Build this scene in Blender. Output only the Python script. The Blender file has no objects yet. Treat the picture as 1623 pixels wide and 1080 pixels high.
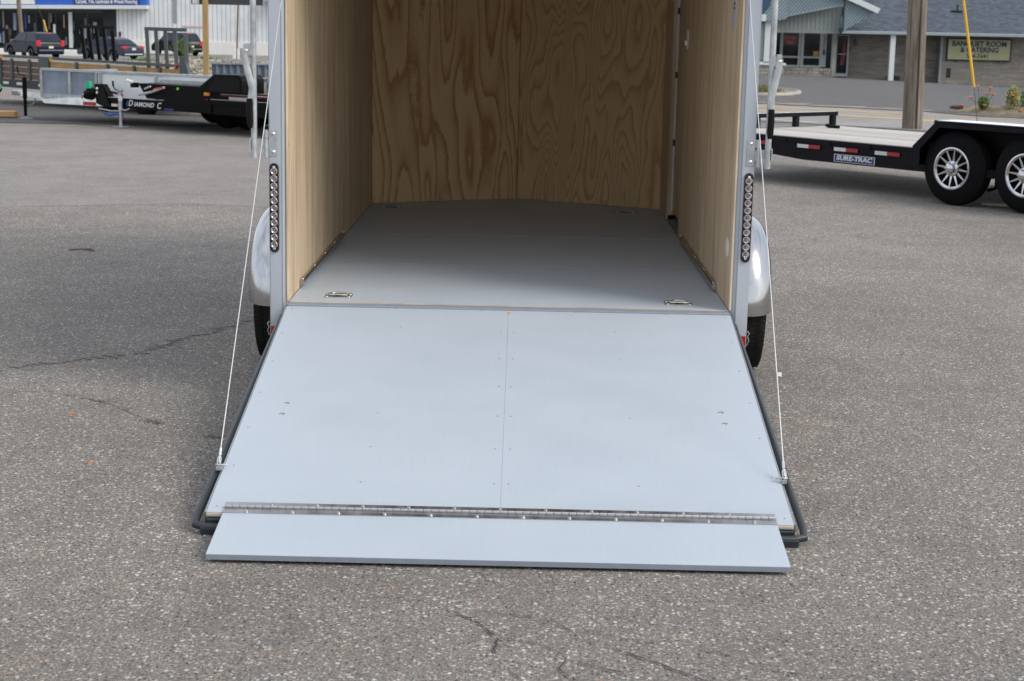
import bpy, bmesh, math, random
from mathutils import Vector, Matrix, noise as mnoise
R = math.radians
rnd = random.Random(7)
scene = bpy.context.scene
C = scene.collection

# ------------------------------------------------------------------ camera
cam_d = bpy.data.cameras.new('camera')
cam = bpy.data.objects.new('camera', cam_d); C.objects.link(cam)
cam_d.sensor_width = 36.0
cam_d.lens = 2629.86 / 1623.0 * 36.0
cr = Vector((0.99975, 0.0092, 0.02029)); cu = Vector((-0.02167, 0.19079, 0.98139)); cf = Vector((-0.00516, 0.98159, -0.19095))
M = Matrix.Identity(4)
for i in range(3):
    M[i][0] = cr[i]; M[i][1] = cu[i]; M[i][2] = -cf[i]
M[0][3], M[1][3], M[2][3] = 0.05645, -7.30207, 1.71747
cam.matrix_world = M
cam_d.clip_start = 0.1; cam_d.clip_end = 2000
cam_d.dof.use_dof = True; cam_d.dof.focus_distance = 7.6; cam_d.dof.aperture_fstop = 8.0
scene.camera = cam

# ------------------------------------------------------------------ sky, sun, exposure
SUN_EL, SUN_AZ = 41.0, -26.0          # azimuth measured from +X towards +Y
w = bpy.data.worlds.new('World'); scene.world = w; w.use_nodes = True
nt = w.node_tree; nt.nodes.clear()
out = nt.nodes.new('ShaderNodeOutputWorld'); bg = nt.nodes.new('ShaderNodeBackground')
sky = nt.nodes.new('ShaderNodeTexSky'); sky.sky_type = 'NISHITA'; sky.sun_disc = False
sky.sun_elevation = R(SUN_EL); sky.sun_rotation = R(90 - SUN_AZ); sky.dust_density = 2.0
tc = nt.nodes.new('ShaderNodeTexCoord'); mp = nt.nodes.new('ShaderNodeMapping'); mp.inputs['Scale'].default_value = (1.2, 1.2, 3.5)
cn = nt.nodes.new('ShaderNodeTexNoise'); cn.inputs['Scale'].default_value = 2.2; cn.inputs['Detail'].default_value = 6
cr_ = nt.nodes.new('ShaderNodeValToRGB'); cr_.color_ramp.elements[0].position = 0.36; cr_.color_ramp.elements[0].color = (0.45,)*3 + (1,)
cr_.color_ramp.elements[1].position = 0.62; cr_.color_ramp.elements[1].color = (0.95,)*3 + (1,)
mx = nt.nodes.new('ShaderNodeMix'); mx.data_type = 'RGBA'
mx.inputs['B'].default_value = (6.3, 6.5, 6.9, 1)
L = nt.links.new
L(tc.outputs['Generated'], mp.inputs['Vector']); L(mp.outputs['Vector'], cn.inputs['Vector']); L(cn.outputs['Fac'], cr_.inputs['Fac'])
L(cr_.outputs['Color'], mx.inputs['Factor']); L(sky.outputs['Color'], mx.inputs['A'])
L(mx.outputs['Result'], bg.inputs['Color']); bg.inputs['Strength'].default_value = 0.135
L(bg.outputs['Background'], out.inputs['Surface'])
sd = bpy.data.lights.new('sun', 'SUN'); sd.energy = 1.9; sd.angle = R(28); sd.color = (1.0, 0.94, 0.86)
sun = bpy.data.objects.new('sun', sd); C.objects.link(sun)
to_sun = Vector((math.cos(R(SUN_EL))*math.cos(R(SUN_AZ)), math.cos(R(SUN_EL))*math.sin(R(SUN_AZ)), math.sin(R(SUN_EL))))
sun.rotation_euler = to_sun.to_track_quat('Z', 'Y').to_euler(); sun.location = (20, -10, 20)
vs = scene.view_settings
vs.view_transform = 'Standard'; vs.look = 'None'; vs.exposure = 0.30; vs.gamma = 1.0; vs.use_curve_mapping = False

# ------------------------------------------------------------------ materials
def nmat(name):
    m = bpy.data.materials.new(name); m.use_nodes = True
    return m, m.node_tree, m.node_tree.nodes['Principled BSDF']
def coords(nt, scale=(1, 1, 1), rot=(0, 0, 0)):
    t = nt.nodes.new('ShaderNodeTexCoord'); p = nt.nodes.new('ShaderNodeMapping')
    p.inputs['Scale'].default_value = scale; p.inputs['Rotation'].default_value = rot
    nt.links.new(t.outputs['Object'], p.inputs['Vector']); return p.outputs['Vector']
def tnoise(nt, vec, scale, detail=4, rough=0.55, dist=0.0):
    n = nt.nodes.new('ShaderNodeTexNoise'); n.inputs['Scale'].default_value = scale; n.inputs['Detail'].default_value = detail
    n.inputs['Roughness'].default_value = rough; n.inputs['Distortion'].default_value = dist
    nt.links.new(vec, n.inputs['Vector']); return n.outputs['Fac']
def ramp(nt, fac, stops):
    r = nt.nodes.new('ShaderNodeValToRGB'); e = r.color_ramp.elements
    while len(e) < len(stops): e.new(0.5)
    for i, (p, c) in enumerate(stops):
        e[i].position = p; e[i].color = (c[0], c[1], c[2], 1) if isinstance(c, (tuple, list)) else (c, c, c, 1)
    nt.links.new(fac, r.inputs['Fac']); return r.outputs['Color']
def mix(nt, fac, a, b, mode='MIX'):
    m = nt.nodes.new('ShaderNodeMix'); m.data_type = 'RGBA'; m.blend_type = mode
    for sock, v in (('Factor', fac), ('A', a), ('B', b)):
        if hasattr(v, 'links'): nt.links.new(v, m.inputs[sock])
        elif sock == 'Factor': m.inputs[0].default_value = v
        else: m.inputs[sock].default_value = (v[0], v[1], v[2], 1)
    return m.outputs['Result']
def math_(nt, op, a, b=0.0, c=None):
    m = nt.nodes.new('ShaderNodeMath'); m.operation = op
    for i, v in enumerate((a, b) if c is None else (a, b, c)):
        if hasattr(v, 'links'): nt.links.new(v, m.inputs[i])
        else: m.inputs[i].default_value = v
    return m.outputs[0]
def bump(nt, b, h, strength=0.3, dist=0.002):
    n = nt.nodes.new('ShaderNodeBump'); n.inputs['Strength'].default_value = strength; n.inputs['Distance'].default_value = dist
    nt.links.new(h, n.inputs['Height']); nt.links.new(n.outputs['Normal'], b.inputs['Normal'])
def simple(name, col, rough=0.5, metal=0.0, var=0.12, scale=6, bmp=0.0, stretch=(1, 1, 1), spec=None, coat=0.0):
    m, nt, b = nmat(name)
    v = coords(nt, stretch); n = tnoise(nt, v, scale, 6)
    d = tuple(c*(1-var) for c in col); l = tuple(min(1, c*(1+var)) for c in col)
    nt.links.new(ramp(nt, n, [(0.3, d), (0.7, l)]), b.inputs['Base Color'])
    rr = ramp(nt, n, [(0.3, max(0, rough-0.06)), (0.7, min(1, rough+0.08))]); nt.links.new(rr, b.inputs['Roughness'])
    b.inputs['Metallic'].default_value = metal
    if spec is not None: b.inputs['Specular IOR Level'].default_value = spec
    if coat: b.inputs['Coat Weight'].default_value = coat; b.inputs['Coat Roughness'].default_value = 0.05
    if bmp: bump(nt, b, tnoise(nt, v, scale*12, 4), bmp, 0.002)
    return m

def asphalt(name, dark, mid, stones, scale=1.0, stone_amt=0.5, bstr=0.6, patches=True):
    m, nt, b = nmat(name); L = nt.links.new
    v = coords(nt)
    wn = nt.nodes.new('ShaderNodeTexNoise'); wn.inputs['Scale'].default_value = 90*scale; wn.inputs['Detail'].default_value = 2; L(v, wn.inputs['Vector'])
    vm = nt.nodes.new('ShaderNodeVectorMath'); vm.operation = 'MULTIPLY_ADD'; L(wn.outputs['Color'], vm.inputs[0])
    vm.inputs[1].default_value = (0.012/scale, 0.012/scale, 0.0); L(v, vm.inputs[2]); v = vm.outputs[0]
    def stone_layer(sc, lo, dist_r):
        vo = nt.nodes.new('ShaderNodeTexVoronoi'); vo.inputs['Scale'].default_value = sc*scale; vo.inputs['Randomness'].default_value = 1.0
        L(v, vo.inputs['Vector'])
        sep = nt.nodes.new('ShaderNodeSeparateColor'); L(vo.outputs['Color'], sep.inputs['Color'])
        on = math_(nt, 'GREATER_THAN', sep.outputs['Red'], lo)
        edge = math_(nt, 'LESS_THAN', vo.outputs['Distance'], dist_r)
        return math_(nt, 'MULTIPLY', on, edge), sep.outputs['Green'], vo.outputs['Distance']
    fine = tnoise(nt, v, 120*scale, 5, 0.85)
    base = ramp(nt, fine, [(0.34, dark), (0.5, tuple((a+b)/2 for a, b in zip(dark, mid))), (0.64, tuple(k*1.5 for k in mid))])
    m1, g1, d1 = stone_layer(165, 0.40, 0.45)
    c1 = ramp(nt, g1, [(0.0, (0.05, 0.048, 0.046)), (0.35, (0.245, 0.23, 0.213)), (0.7, (0.40, 0.375, 0.34)), (1.0, (0.62, 0.59, 0.55))])
    c = mix(nt, math_(nt, 'MULTIPLY', m1, 0.9), base, c1)
    m2, g2, d2 = stone_layer(84, 1.0-stone_amt*0.75, 0.42)
    c2 = ramp(nt, g2, [(0.0, (0.09, 0.09, 0.10)), (0.25, (0.24, 0.22, 0.20)), (0.42, (0.40, 0.25, 0.17)), (0.55, (0.40, 0.36, 0.31)), (0.8, (0.56, 0.54, 0.51)), (1.0, (0.70, 0.68, 0.66))])
    c = mix(nt, math_(nt, 'MULTIPLY', m2, 0.95), c, c2)
    m3, g3, d3 = stone_layer(56, 1.0-stone_amt*0.20, 0.34)
    c3 = ramp(nt, g3, [(0.0, (0.16, 0.15, 0.15)), (0.25, (0.50, 0.36, 0.25)), (0.45, (0.52, 0.49, 0.45)), (1.0, stones)])
    c = mix(nt, m3, c, c3)
    pit, g4, d4 = stone_layer(80, 0.84, 0.36)
    c = mix(nt, math_(nt, 'MULTIPLY', pit, 0.9), c, (0.035, 0.033, 0.031))
    if patches:
        big = tnoise(nt, v, 0.55, 5, 0.6)
        c = mix(nt, 1.0, c, ramp(nt, big, [(0.25, 0.80), (0.75, 1.14)]), 'MULTIPLY')
        blot = tnoise(nt, coords(nt, (1, 1.0, 1)), 3.1, 5, 0.65)
        c = mix(nt, 1.0, c, ramp(nt, blot, [(0.3, (0.86, 0.85, 0.85)), (0.6, (1.03, 1.02, 1.0)), (0.8, (1.10, 1.06, 0.99))]), 'MULTIPLY')
        rust = tnoise(nt, coords(nt, (0.6, 1.6, 1)), 1.7, 6, 0.7)
        c = mix(nt, math_(nt, 'MULTIPLY', ramp(nt, rust, [(0.56, 0.0), (0.74, 1.0)]), 0.42), c, (0.20, 0.145, 0.10))
    L(c, b.inputs['Base Color']); b.inputs['Roughness'].default_value = 0.86
    b.inputs['Specular IOR Level'].default_value = 0.35
    h = math_(nt, 'ADD', math_(nt, 'ADD', math_(nt, 'MULTIPLY', m2, 0.8), math_(nt, 'MULTIPLY', m3, 1.0)), math_(nt, 'MULTIPLY', fine, 0.9))
    bump(nt, b, h, bstr, 0.007)
    return m

MT = {}
MT['asphalt'] = asphalt('asphalt', (0.066, 0.063, 0.059), (0.275, 0.258, 0.236), (0.72, 0.71, 0.70))
MT['patch'] = asphalt('asphalt_patch', (0.16, 0.152, 0.144), (0.25, 0.238, 0.225), (0.5, 0.48, 0.46), 1.3, 0.30, 0.3)
MT['old_shaded_asphalt'] = asphalt('old_shaded_asphalt', (0.022, 0.023, 0.026), (0.05, 0.05, 0.055), (0.12, 0.12, 0.12), 0.7, 0.05, 0.3)  # older asphalt, darkened further to hold the shade under the trailers
MT['road'] = asphalt('road_asphalt', (0.22, 0.225, 0.222), (0.29, 0.295, 0.29), (0.35, 0.34, 0.33), 0.5, 0.2, 0.2)
MT['far_lot'] = asphalt('far_lot_asphalt', (0.045, 0.047, 0.055), (0.082, 0.085, 0.094), (0.16, 0.16, 0.16), 0.4, 0.06, 0.2)
MT['crack'] = simple('crack_dark', (0.045, 0.041, 0.037), 0.95, var=0.5, scale=80)
MT['seam'] = simple('tar_seam', (0.125, 0.112, 0.098), 0.95, var=0.5, scale=30)
MT['seam_pale'] = simple('faint_tar_seam', (0.175, 0.163, 0.148), 0.95, var=0.35, scale=60)
MT['tyre_dusty'] = simple('dusty_tyre_rubber', (0.024, 0.023, 0.022), 0.8, 0.0, 0.4, 12, 0.2, spec=0.15)
MT['dirt'] = simple('sandy_dirt', (0.26, 0.215, 0.165), 0.95, var=0.3, scale=5, bmp=0.3)
MT['yellow_line'] = simple('yellow_road_paint', (0.80, 0.43, 0.05), 0.7, var=0.12, scale=3)
MT['white_line'] = simple('white_road_paint', (0.66, 0.66, 0.64), 0.7, var=0.15, scale=3)
MT['concrete'] = simple('concrete', (0.36, 0.33, 0.285), 0.9, var=0.2, scale=3, bmp=0.2)

# grey painted plywood: faint grain, pale drips and scuffs
def paint(name, col, scratches=False):
    m, nt, b = nmat(name); L = nt.links.new
    grain = tnoise(nt, coords(nt, (26, 1.1, 1)), 5, 5, 0.6)
    c = ramp(nt, grain, [(0.25, tuple(k*0.972 for k in col)), (0.75, tuple(k*1.022 for k in col))])
    cloud = tnoise(nt, coords(nt, (1.2, 2.2, 1)), 1.6, 5, 0.6)
    c = mix(nt, 1.0, c, ramp(nt, cloud, [(0.3, (0.975, 0.978, 0.985)), (0.7, (1.012, 1.01, 1.008))]), 'MULTIPLY')
    spot = tnoise(nt, coords(nt, (2.2, 5, 1)), 7, 3, 0.5)
    c = mix(nt, math_(nt, 'MULTIPLY', ramp(nt, spot, [(0.71, 0.0), (0.80, 1.0)]), 0.22), c, (0.22, 0.24, 0.27))
    if not scratches:      # dull rub band beside the hinge and faint drag marks down the slope
        sp = nt.nodes.new('ShaderNodeSeparateXYZ'); L(coords(nt), sp.inputs['Vector'])
        rub = tnoise(nt, coords(nt, (3, 24, 1)), 2.0, 5, 0.65)
        b1 = ramp(nt, math_(nt, 'MULTIPLY', sp.outputs['Y'], -1.0), [(0.0, 0.0), (0.030, 0.0), (0.045, 1.0), (0.075, 0.0)])
        b2 = ramp(nt, math_(nt, 'ADD', math_(nt, 'MULTIPLY', sp.outputs['Y'], -1.0), -1.0), [(0.80, 0.0), (0.90, 1.0), (1.0, 1.0)])
        bb_ = math_(nt, 'MULTIPLY', math_(nt, 'MAXIMUM', b1, b2), ramp(nt, rub, [(0.35, 0.1), (0.7, 1.0)]))
        c = mix(nt, math_(nt, 'MULTIPLY', bb_, 0.30), c, (0.30, 0.345, 0.385))
        dm = tnoise(nt, coords(nt, (38, 0.8, 1)), 1.6, 3, 0.6)
        c = mix(nt, math_(nt, 'MULTIPLY', ramp(nt, dm, [(0.66, 0.0), (0.74, 1.0)]), 0.14), c, (0.56, 0.60, 0.64))
        sm = tnoise(nt, coords(nt, (1.1, 1.7, 1)), 2.4, 6, 0.7)
        c = mix(nt, math_(nt, 'MULTIPLY', ramp(nt, sm, [(0.60, 0.0), (0.72, 1.0)]), 0.10), c, (0.33, 0.35, 0.36))
    if scratches:
        sc = tnoise(nt, coords(nt, (0.7, 60, 1)), 3.0, 2, 0.4)
        c = mix(nt, math_(nt, 'MULTIPLY', ramp(nt, sc, [(0.73, 0.0), (0.77, 1.0)]), 0.4), c, (0.62, 0.64, 0.66))
    L(c, b.inputs['Base Color']); b.inputs['Roughness'].default_value = 0.5 if scratches else 0.55
    L(ramp(nt, cloud, [(0.3, 0.42), (0.7, 0.58)]), b.inputs['Roughness'])
    bump(nt, b, grain, 0.12, 0.001); return m
MT['ramp_paint'] = paint('grey_painted_plywood', (0.43, 0.485, 0.545))
MT['floor_paint'] = paint('grey_floor_paint', (0.46, 0.525, 0.60), True)
MT['edge_shade_paint'] = simple('grey_edge_and_shade_paint', (0.25, 0.285, 0.335), 0.6, var=0.08, scale=20)  # paint of edges and sills; also the shaded tone of the far tie-downs

def plywood_vertical(name, light, dark, axis='y'):
    m, nt, b = nmat(name); L = nt.links.new
    s = (1, 6, 0.55) if axis == 'y' else (6, 1, 0.55)
    g = tnoise(nt, coords(nt, s), 1.9, 8, 0.66, 0.9)
    c = ramp(nt, g, [(0.25, dark), (0.42, tuple((a+d*2)/3 for a, d in zip(light, dark))), (0.55, light), (0.72, tuple(k*1.07 for k in light))])
    fg = tnoise(nt, coords(nt, tuple(k*(6 if k > 1 else 1.6) for k in s)), 2.2, 5, 0.7)
    c = mix(nt, 1.0, c, ramp(nt, fg, [(0.3, (0.84, 0.80, 0.75)), (0.62, (1.04, 1.04, 1.04))]), 'MULTIPLY')
    L(c, b.inputs['Base Color']); b.inputs['Roughness'].default_value = 0.62
    bump(nt, b, fg, 0.15, 0.001); return m
MT['ply_wall'] = plywood_vertical('pine_plywood', (0.66, 0.55, 0.39), (0.48, 0.355, 0.215))
MT['ply_wall_dull'] = plywood_vertical('lauan_plywood', (0.64, 0.525, 0.38), (0.45, 0.335, 0.215))

def plywood_rotary(name, freq, seed, calm=0.12):
    m, nt, b = nmat(name); L = nt.links.new
    t = nt.nodes.new('ShaderNodeTexCoord'); p = nt.nodes.new('ShaderNodeMapping')
    p.inputs['Location'].default_value = (seed, seed*1.7, seed*0.6); p.inputs['Scale'].default_value = (2.7, 1, 0.52)
    L(t.outputs['Object'], p.inputs['Vector']); v = p.outputs['Vector']
    field = tnoise(nt, v, 1.5, 1.4, 0.40, 0.35)
    wob = math_(nt, 'ADD', math_(nt, 'MULTIPLY', tnoise(nt, coords(nt, (9, 1, 6)), 2.5, 3, 0.6), 0.8), math_(nt, 'MULTIPLY', tnoise(nt, coords(nt, (46, 1, 1.2)), 2.5, 2, 0.6), 0.9))
    f2 = math_(nt, 'ADD', math_(nt, 'MULTIPLY', field, freq), math_(nt, 'MULTIPLY', wob, 0.42))
    fr = math_(nt, 'FRACT', f2)
    c = ramp(nt, fr, [(0.0, (0.56, 0.38, 0.20)), (0.07, (0.74, 0.56, 0.335)), (0.50, (0.71, 0.52, 0.30)), (0.76, (0.62, 0.42, 0.225)), (0.90, (0.47, 0.275, 0.125)), (0.96, (0.46, 0.265, 0.12)), (1.0, (0.56, 0.38, 0.20))])
    c = mix(nt, calm, c, (0.62, 0.47, 0.29))
    pores = tnoise(nt, coords(nt, (60, 1, 2.5)), 4, 4, 0.7)
    c = mix(nt, 1.0, c, ramp(nt, pores, [(0.3, (0.84, 0.80, 0.76)), (0.65, (1.05, 1.05, 1.05))]), 'MULTIPLY')
    L(c, b.inputs['Base Color']); b.inputs['Roughness'].default_value = 0.6; bump(nt, b, pores, 0.1, 0.001)
    return m
MT['ply_nose_a'] = plywood_rotary('fir_plywood_wide_figure', 11, 3.1, 0.0)
MT['ply_nose_b'] = plywood_rotary('fir_plywood_tight_figure', 25, 7.7, 0.30)

def brushed(name, col, rough, stretch, metal=1.0, amt=0.12, sc=8):
    m, nt, b = nmat(name)
    n = tnoise(nt, coords(nt, stretch), sc, 6, 0.65)
    nt.links.new(ramp(nt, n, [(0.3, tuple(k*(1-amt) for k in col)), (0.7, tuple(min(1, k*(1+amt)) for k in col))]), b.inputs['Base Color'])
    nt.links.new(ramp(nt, n, [(0.3, rough*0.7), (0.7, rough*1.25)]), b.inputs['Roughness'])
    b.inputs['Metallic'].default_value = metal; bump(nt, b, n, 0.06, 0.001); return m
MT['fender'] = brushed('polished_aluminium', (0.50, 0.505, 0.52), 0.13, (1, 1, 1.5), amt=0.02, sc=1.5)
MT['alu'] = simple('silver_painted_post', (0.46, 0.495, 0.54), 0.36, 0.2, 0.05, 3, stretch=(1, 1, 0.4))
MT['alu_lip'] = simple('silver_painted_lip', (0.40, 0.435, 0.475), 0.38, 0.3, 0.05, 3)
MT['skin'] = simple('silver_aluminium_skin', (0.42, 0.44, 0.46), 0.35, 0.4, 0.05, 2)
MT['mill'] = brushed('mill_aluminium', (0.50, 0.50, 0.51), 0.36, (1, 12, 1), amt=0.2)
MT['hinge'] = brushed('hinge_steel', (0.52, 0.515, 0.515), 0.34, (4, 1, 1), amt=0.18, sc=5)
MT['galv'] = simple('galvanised_steel', (0.45, 0.475, 0.485), 0.42, 0.5, 0.25, 18)
MT['galv_lit'] = simple('lit_galvanised_panel', (0.80, 0.84, 0.84), 0.5, 0.0, 0.07, 6)  # galvanised steel with its lit tone put into the colour
MT['galv_mid'] = simple('weathered_galvanised_beam', (0.58, 0.62, 0.62), 0.5, 0.1, 0.2, 9)
MT['galv_dark'] = simple('dark_galvanised_panel', (0.25, 0.30, 0.37), 0.5, 0.2, 0.3, 2.2)
MT['zinc'] = simple('zinc_plate', (0.56, 0.56, 0.50), 0.3, 0.9, 0.2, 20)
MT['screw'] = simple('bright_screw', (0.75, 0.75, 0.74), 0.25, 1.0, 0.1, 60)
MT['screw_dark'] = simple('sunk_screw', (0.27, 0.29, 0.32), 0.5, 0.5, 0.2, 60)
MT['chrome'] = simple('chrome', (0.60, 0.60, 0.62), 0.12, 1.0, 0.05, 6)
MT['black_paint'] = simple('black_gloss_paint', (0.004, 0.004, 0.0045), 0.4, 0.0, 0.3, 5, spec=0.10)
MT['black_satin'] = simple('black_satin_frame', (0.028, 0.035, 0.041), 0.42, 0.0, 0.2, 8)
MT['navy_black'] = simple('blue_black_paint', (0.007, 0.006, 0.010), 0.36, 0.0, 0.25, 5, spec=0.14)
MT['grey_green'] = simple('grey_green_paint', (0.075, 0.092, 0.092), 0.45, 0.0, 0.15, 5)
MT['rubber'] = simple('tyre_rubber', (0.0075, 0.0075, 0.008), 0.8, 0.0, 0.3, 30, 0.2, spec=0.10)
MT['grip'] = simple('black_vinyl_grip', (0.006, 0.006, 0.006), 0.45, spec=0.15)
MT['cable'] = simple('steel_cable', (0.55, 0.57, 0.58), 0.35, 0.4, 0.1, 200)
MT['red'] = simple('red_reflector', (0.42, 0.012, 0.015), 0.25, var=0.15, scale=30)
MT['lens_dark'] = simple('lamp_bezel', (0.035, 0.035, 0.038), 0.22, 0.4, 0.2, 20)
MT['led'] = simple('clear_led_reflector', (0.62, 0.60, 0.60), 0.16, 0.75, 0.25, 120)
MT['led_core'] = simple('led_core', (0.16, 0.10, 0.10), 0.2, 0.2, 0.2, 50)
MT['amber'] = simple('amber_reflector', (0.85, 0.33, 0.01), 0.4, var=0.05)
MT['white'] = simple('white_paint', (0.72, 0.73, 0.73), 0.5, var=0.05, scale=2)
MT['white_plastic'] = simple('white_plastic', (0.72, 0.72, 0.71), 0.4, var=0.04)
MT['sticker'] = simple('sticker_paper', (0.42, 0.41, 0.50), 0.5, var=0.05)
MT['ink'] = simple('dark_ink', (0.05, 0.045, 0.07), 0.6)
MT['ink_red'] = simple('red_ink', (0.35, 0.04, 0.04), 0.6)
MT['white_red_w'] = simple('white_tape', (0.62, 0.64, 0.65), 0.35, var=0.12, scale=30)
MT['white_red_r'] = simple('red_tape', (0.36, 0.02, 0.02), 0.35, var=0.2, scale=30)
MT['navy'] = simple('navy_sticker', (0.02, 0.028, 0.15), 0.3)
MT['deck'] = simple('weathered_deck_board', (0.46, 0.435, 0.405), 0.85, 0.0, 0.18, 3, 0.2, (0.6, 9, 1))
def vary(m, lo=0.82, hi=1.12):
    nt = m.node_tree; b = nt.nodes['Principled BSDF']; src = b.inputs['Base Color'].links[0].from_socket
    oi = nt.nodes.new('ShaderNodeObjectInfo'); nt.links.new(mix(nt, 1.0, src, ramp(nt, oi.outputs['Random'], [(0.0, lo), (1.0, hi)]), 'MULTIPLY'), b.inputs['Base Color'])
vary(MT['deck'])
MT['tan_board'] = simple('tan_pine_board', (0.47, 0.29, 0.12), 0.8, 0.0, 0.2, 3, 0.2, (1, 1, 8))
MT['brown_board'] = simple('brown_pine_board', (0.17, 0.115, 0.085), 0.85, 0.0, 0.25, 3, 0.2, (1, 1, 8))
MT['post_wood'] = simple('treated_pine_post', (0.36, 0.25, 0.11), 0.8, 0.0, 0.22, 3, 0.2, (6, 6, 0.5))
MT['green'] = simple('green_tape', (0.03, 0.42, 0.20), 0.4)
MT['blue_strap'] = simple('blue_strap', (0.04, 0.10, 0.32), 0.6)
MT['wire_red'] = simple('red_wire', (0.55, 0.06, 0.03), 0.5)
MT['lime'] = simple('lime_sticker', (0.25, 0.65, 0.05), 0.5)

def pole_wood():
    m, nt, b = nmat('weathered_pole_wood')
    g = tnoise(nt, coords(nt, (11, 11, 0.45)), 3, 7, 0.7, 0.3)
    c = ramp(nt, g, [(0.30, (0.03, 0.022, 0.018)), (0.42, (0.14, 0.11, 0.085)), (0.58, (0.25, 0.215, 0.175)), (0.75, (0.36, 0.34, 0.31))])
    big = tnoise(nt, coords(nt, (3, 3, 0.6)), 1.5, 4)
    c = mix(nt, 1.0, c, ramp(nt, big, [(0.3, (0.75, 0.72, 0.66)), (0.7, (1.1, 1.1, 1.1))]), 'MULTIPLY')
    nt.links.new(c, b.inputs['Base Color']); b.inputs['Roughness'].default_value = 0.9; bump(nt, b, g, 0.8, 0.02); return m
MT['pole'] = pole_wood()
def stripes(name, a, c_, scale, rot, rough=0.6, sharp=(0.1, 0.3), bs=0.7):
    m, nt, b = nmat(name)
    wv = nt.nodes.new('ShaderNodeTexWave'); wv.inputs['Scale'].default_value = scale; wv.bands_direction = 'X'; wv.inputs['Distortion'].default_value = 0.0
    nt.links.new(coords(nt, (1, 0, 1), rot), wv.inputs['Vector'])
    nt.links.new(mix(nt, 1.0, ramp(nt, wv.outputs['Fac'], [(sharp[0], a), (sharp[1], c_)]), ramp(nt, tnoise(nt, coords(nt), 0.8, 4), [(0.3, 0.9), (0.7, 1.08)]), 'MULTIPLY'), b.inputs['Base Color'])
    b.inputs['Roughness'].default_value = rough; bump(nt, b, wv.outputs['Fac'], bs, 0.03); return m
MT['diag_siding'] = stripes('diagonal_grey_siding', (0.10, 0.14, 0.17), (0.27, 0.35, 0.385), 2.55, (0, R(-40), 0), sharp=(0.15, 0.55))
MT['white_siding'] = stripes('ribbed_white_siding', (0.38, 0.42, 0.45), (0.70, 0.73, 0.74), 0.86, (0, 0, 0), sharp=(0.03, 0.12), bs=0.15)
MT['block_white'] = simple('white_painted_block', (0.74, 0.74, 0.72), 0.8, var=0.06, scale=1.2)
MT['panel_green'] = simple('sage_vertical_boards', (0.22, 0.25, 0.235), 0.6, var=0.1, scale=2)
MT['batten'] = simple('pale_sage_batten', (0.33, 0.36, 0.34), 0.6, var=0.1)
def brick(name, a, b_, mortar, bw, bh, ms=0.012, sc=1.0):
    m, nt, b = nmat(name)
    br = nt.nodes.new('ShaderNodeTexBrick'); br.inputs['Scale'].default_value = sc; br.inputs['Brick Width'].default_value = bw; br.inputs['Row Height'].default_value = bh
    br.inputs['Mortar Size'].default_value = ms; br.inputs['Color1'].default_value = (*a, 1); br.inputs['Color2'].default_value = (*b_, 1); br.inputs['Mortar'].default_value = (*mortar, 1)
    nt.links.new(coords(nt, (1, 1, 1), (R(90), 0, 0)), br.inputs['Vector'])
    n = tnoise(nt, coords(nt, (0.6, 1, 2)), 2.5, 6, 0.7)
    nt.links.new(mix(nt, 1.0, br.outputs['Color'], ramp(nt, n, [(0.3, 0.72), (0.7, 1.2)]), 'MULTIPLY'), b.inputs['Base Color'])
    b.inputs['Roughness'].default_value = 0.85; bump(nt, b, br.outputs['Fac'], -0.5, 0.02); return m
MT['roman_brick'] = brick('long_thin_brick', (0.235, 0.215, 0.185), (0.33, 0.30, 0.255), (0.19, 0.18, 0.165), 0.62, 0.085, 0.008)
MT['shingle'] = brick('asphalt_shingles', (0.05, 0.067, 0.088), (0.088, 0.108, 0.137), (0.04, 0.05, 0.065), 0.24, 0.085, 0.006)
MT['gutter'] = simple('blue_grey_gutter', (0.30, 0.35, 0.37), 0.5, var=0.06)
MT['stone'] = simple('limestone_block', (0.33, 0.31, 0.265), 0.9, var=0.3, scale=1.5, bmp=0.3)
vary(MT['stone'], 0.75, 1.25)
MT['navy_roof'] = simple('navy_roof_panel', (0.03, 0.07, 0.13), 0.6)
MT['white_trim'] = simple('pale_trim', (0.62, 0.66, 0.67), 0.5, var=0.04)
MT['grey_trim'] = simple('grey_window_frame', (0.27, 0.30, 0.31), 0.5, var=0.06)
MT['glass_dark'] = simple('dark_window_glass', (0.006, 0.009, 0.011), 0.06, 0.0, 0.5, 1.2, spec=0.3)
MT['interior'] = simple('dim_shop_interior', (0.03, 0.032, 0.034), 0.9)
MT['cream'] = simple('cream_sign_face', (0.42, 0.42, 0.24), 0.6, var=0.05, scale=2)
MT['sign_blue'] = simple('dark_blue_letters', (0.018, 0.022, 0.10), 0.6)
MT['sign_black'] = simple('dark_green_letters', (0.02, 0.035, 0.03), 0.6)
MT['fascia_blue'] = simple('blue_fascia', (0.025, 0.11, 0.52), 0.5, var=0.12, scale=0.6)
MT['fascia_navy'] = simple('navy_fascia_panel', (0.02, 0.045, 0.22), 0.5)
MT['char_board'] = simple('charcoal_sign_board', (0.045, 0.045, 0.048), 0.6)
MT['yellow_plastic'] = simple('yellow_guy_guard', (0.72, 0.43, 0.03), 0.4, var=0.1, scale=4, stretch=(1, 1, 0.3))
MT['guy'] = simple('guy_wire', (0.08, 0.085, 0.09), 0.5, 0.6)
MT['plate'] = simple('number_plate', (0.62, 0.62, 0.50), 0.5)
MT['tail_red'] = simple('tail_lamp_red', (0.60, 0.03, 0.045), 0.2, var=0.1, scale=20)
MT['car_glass'] = simple('car_glass', (0.018, 0.028, 0.042), 0.06, 0.0, 0.3, 1.5, spec=0.25)
MT['leaf_orange'] = simple('fallen_leaf', (0.62, 0.20, 0.03), 0.7)
MT['twig'] = simple('dry_twig', (0.14, 0.08, 0.05), 0.9)
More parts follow.
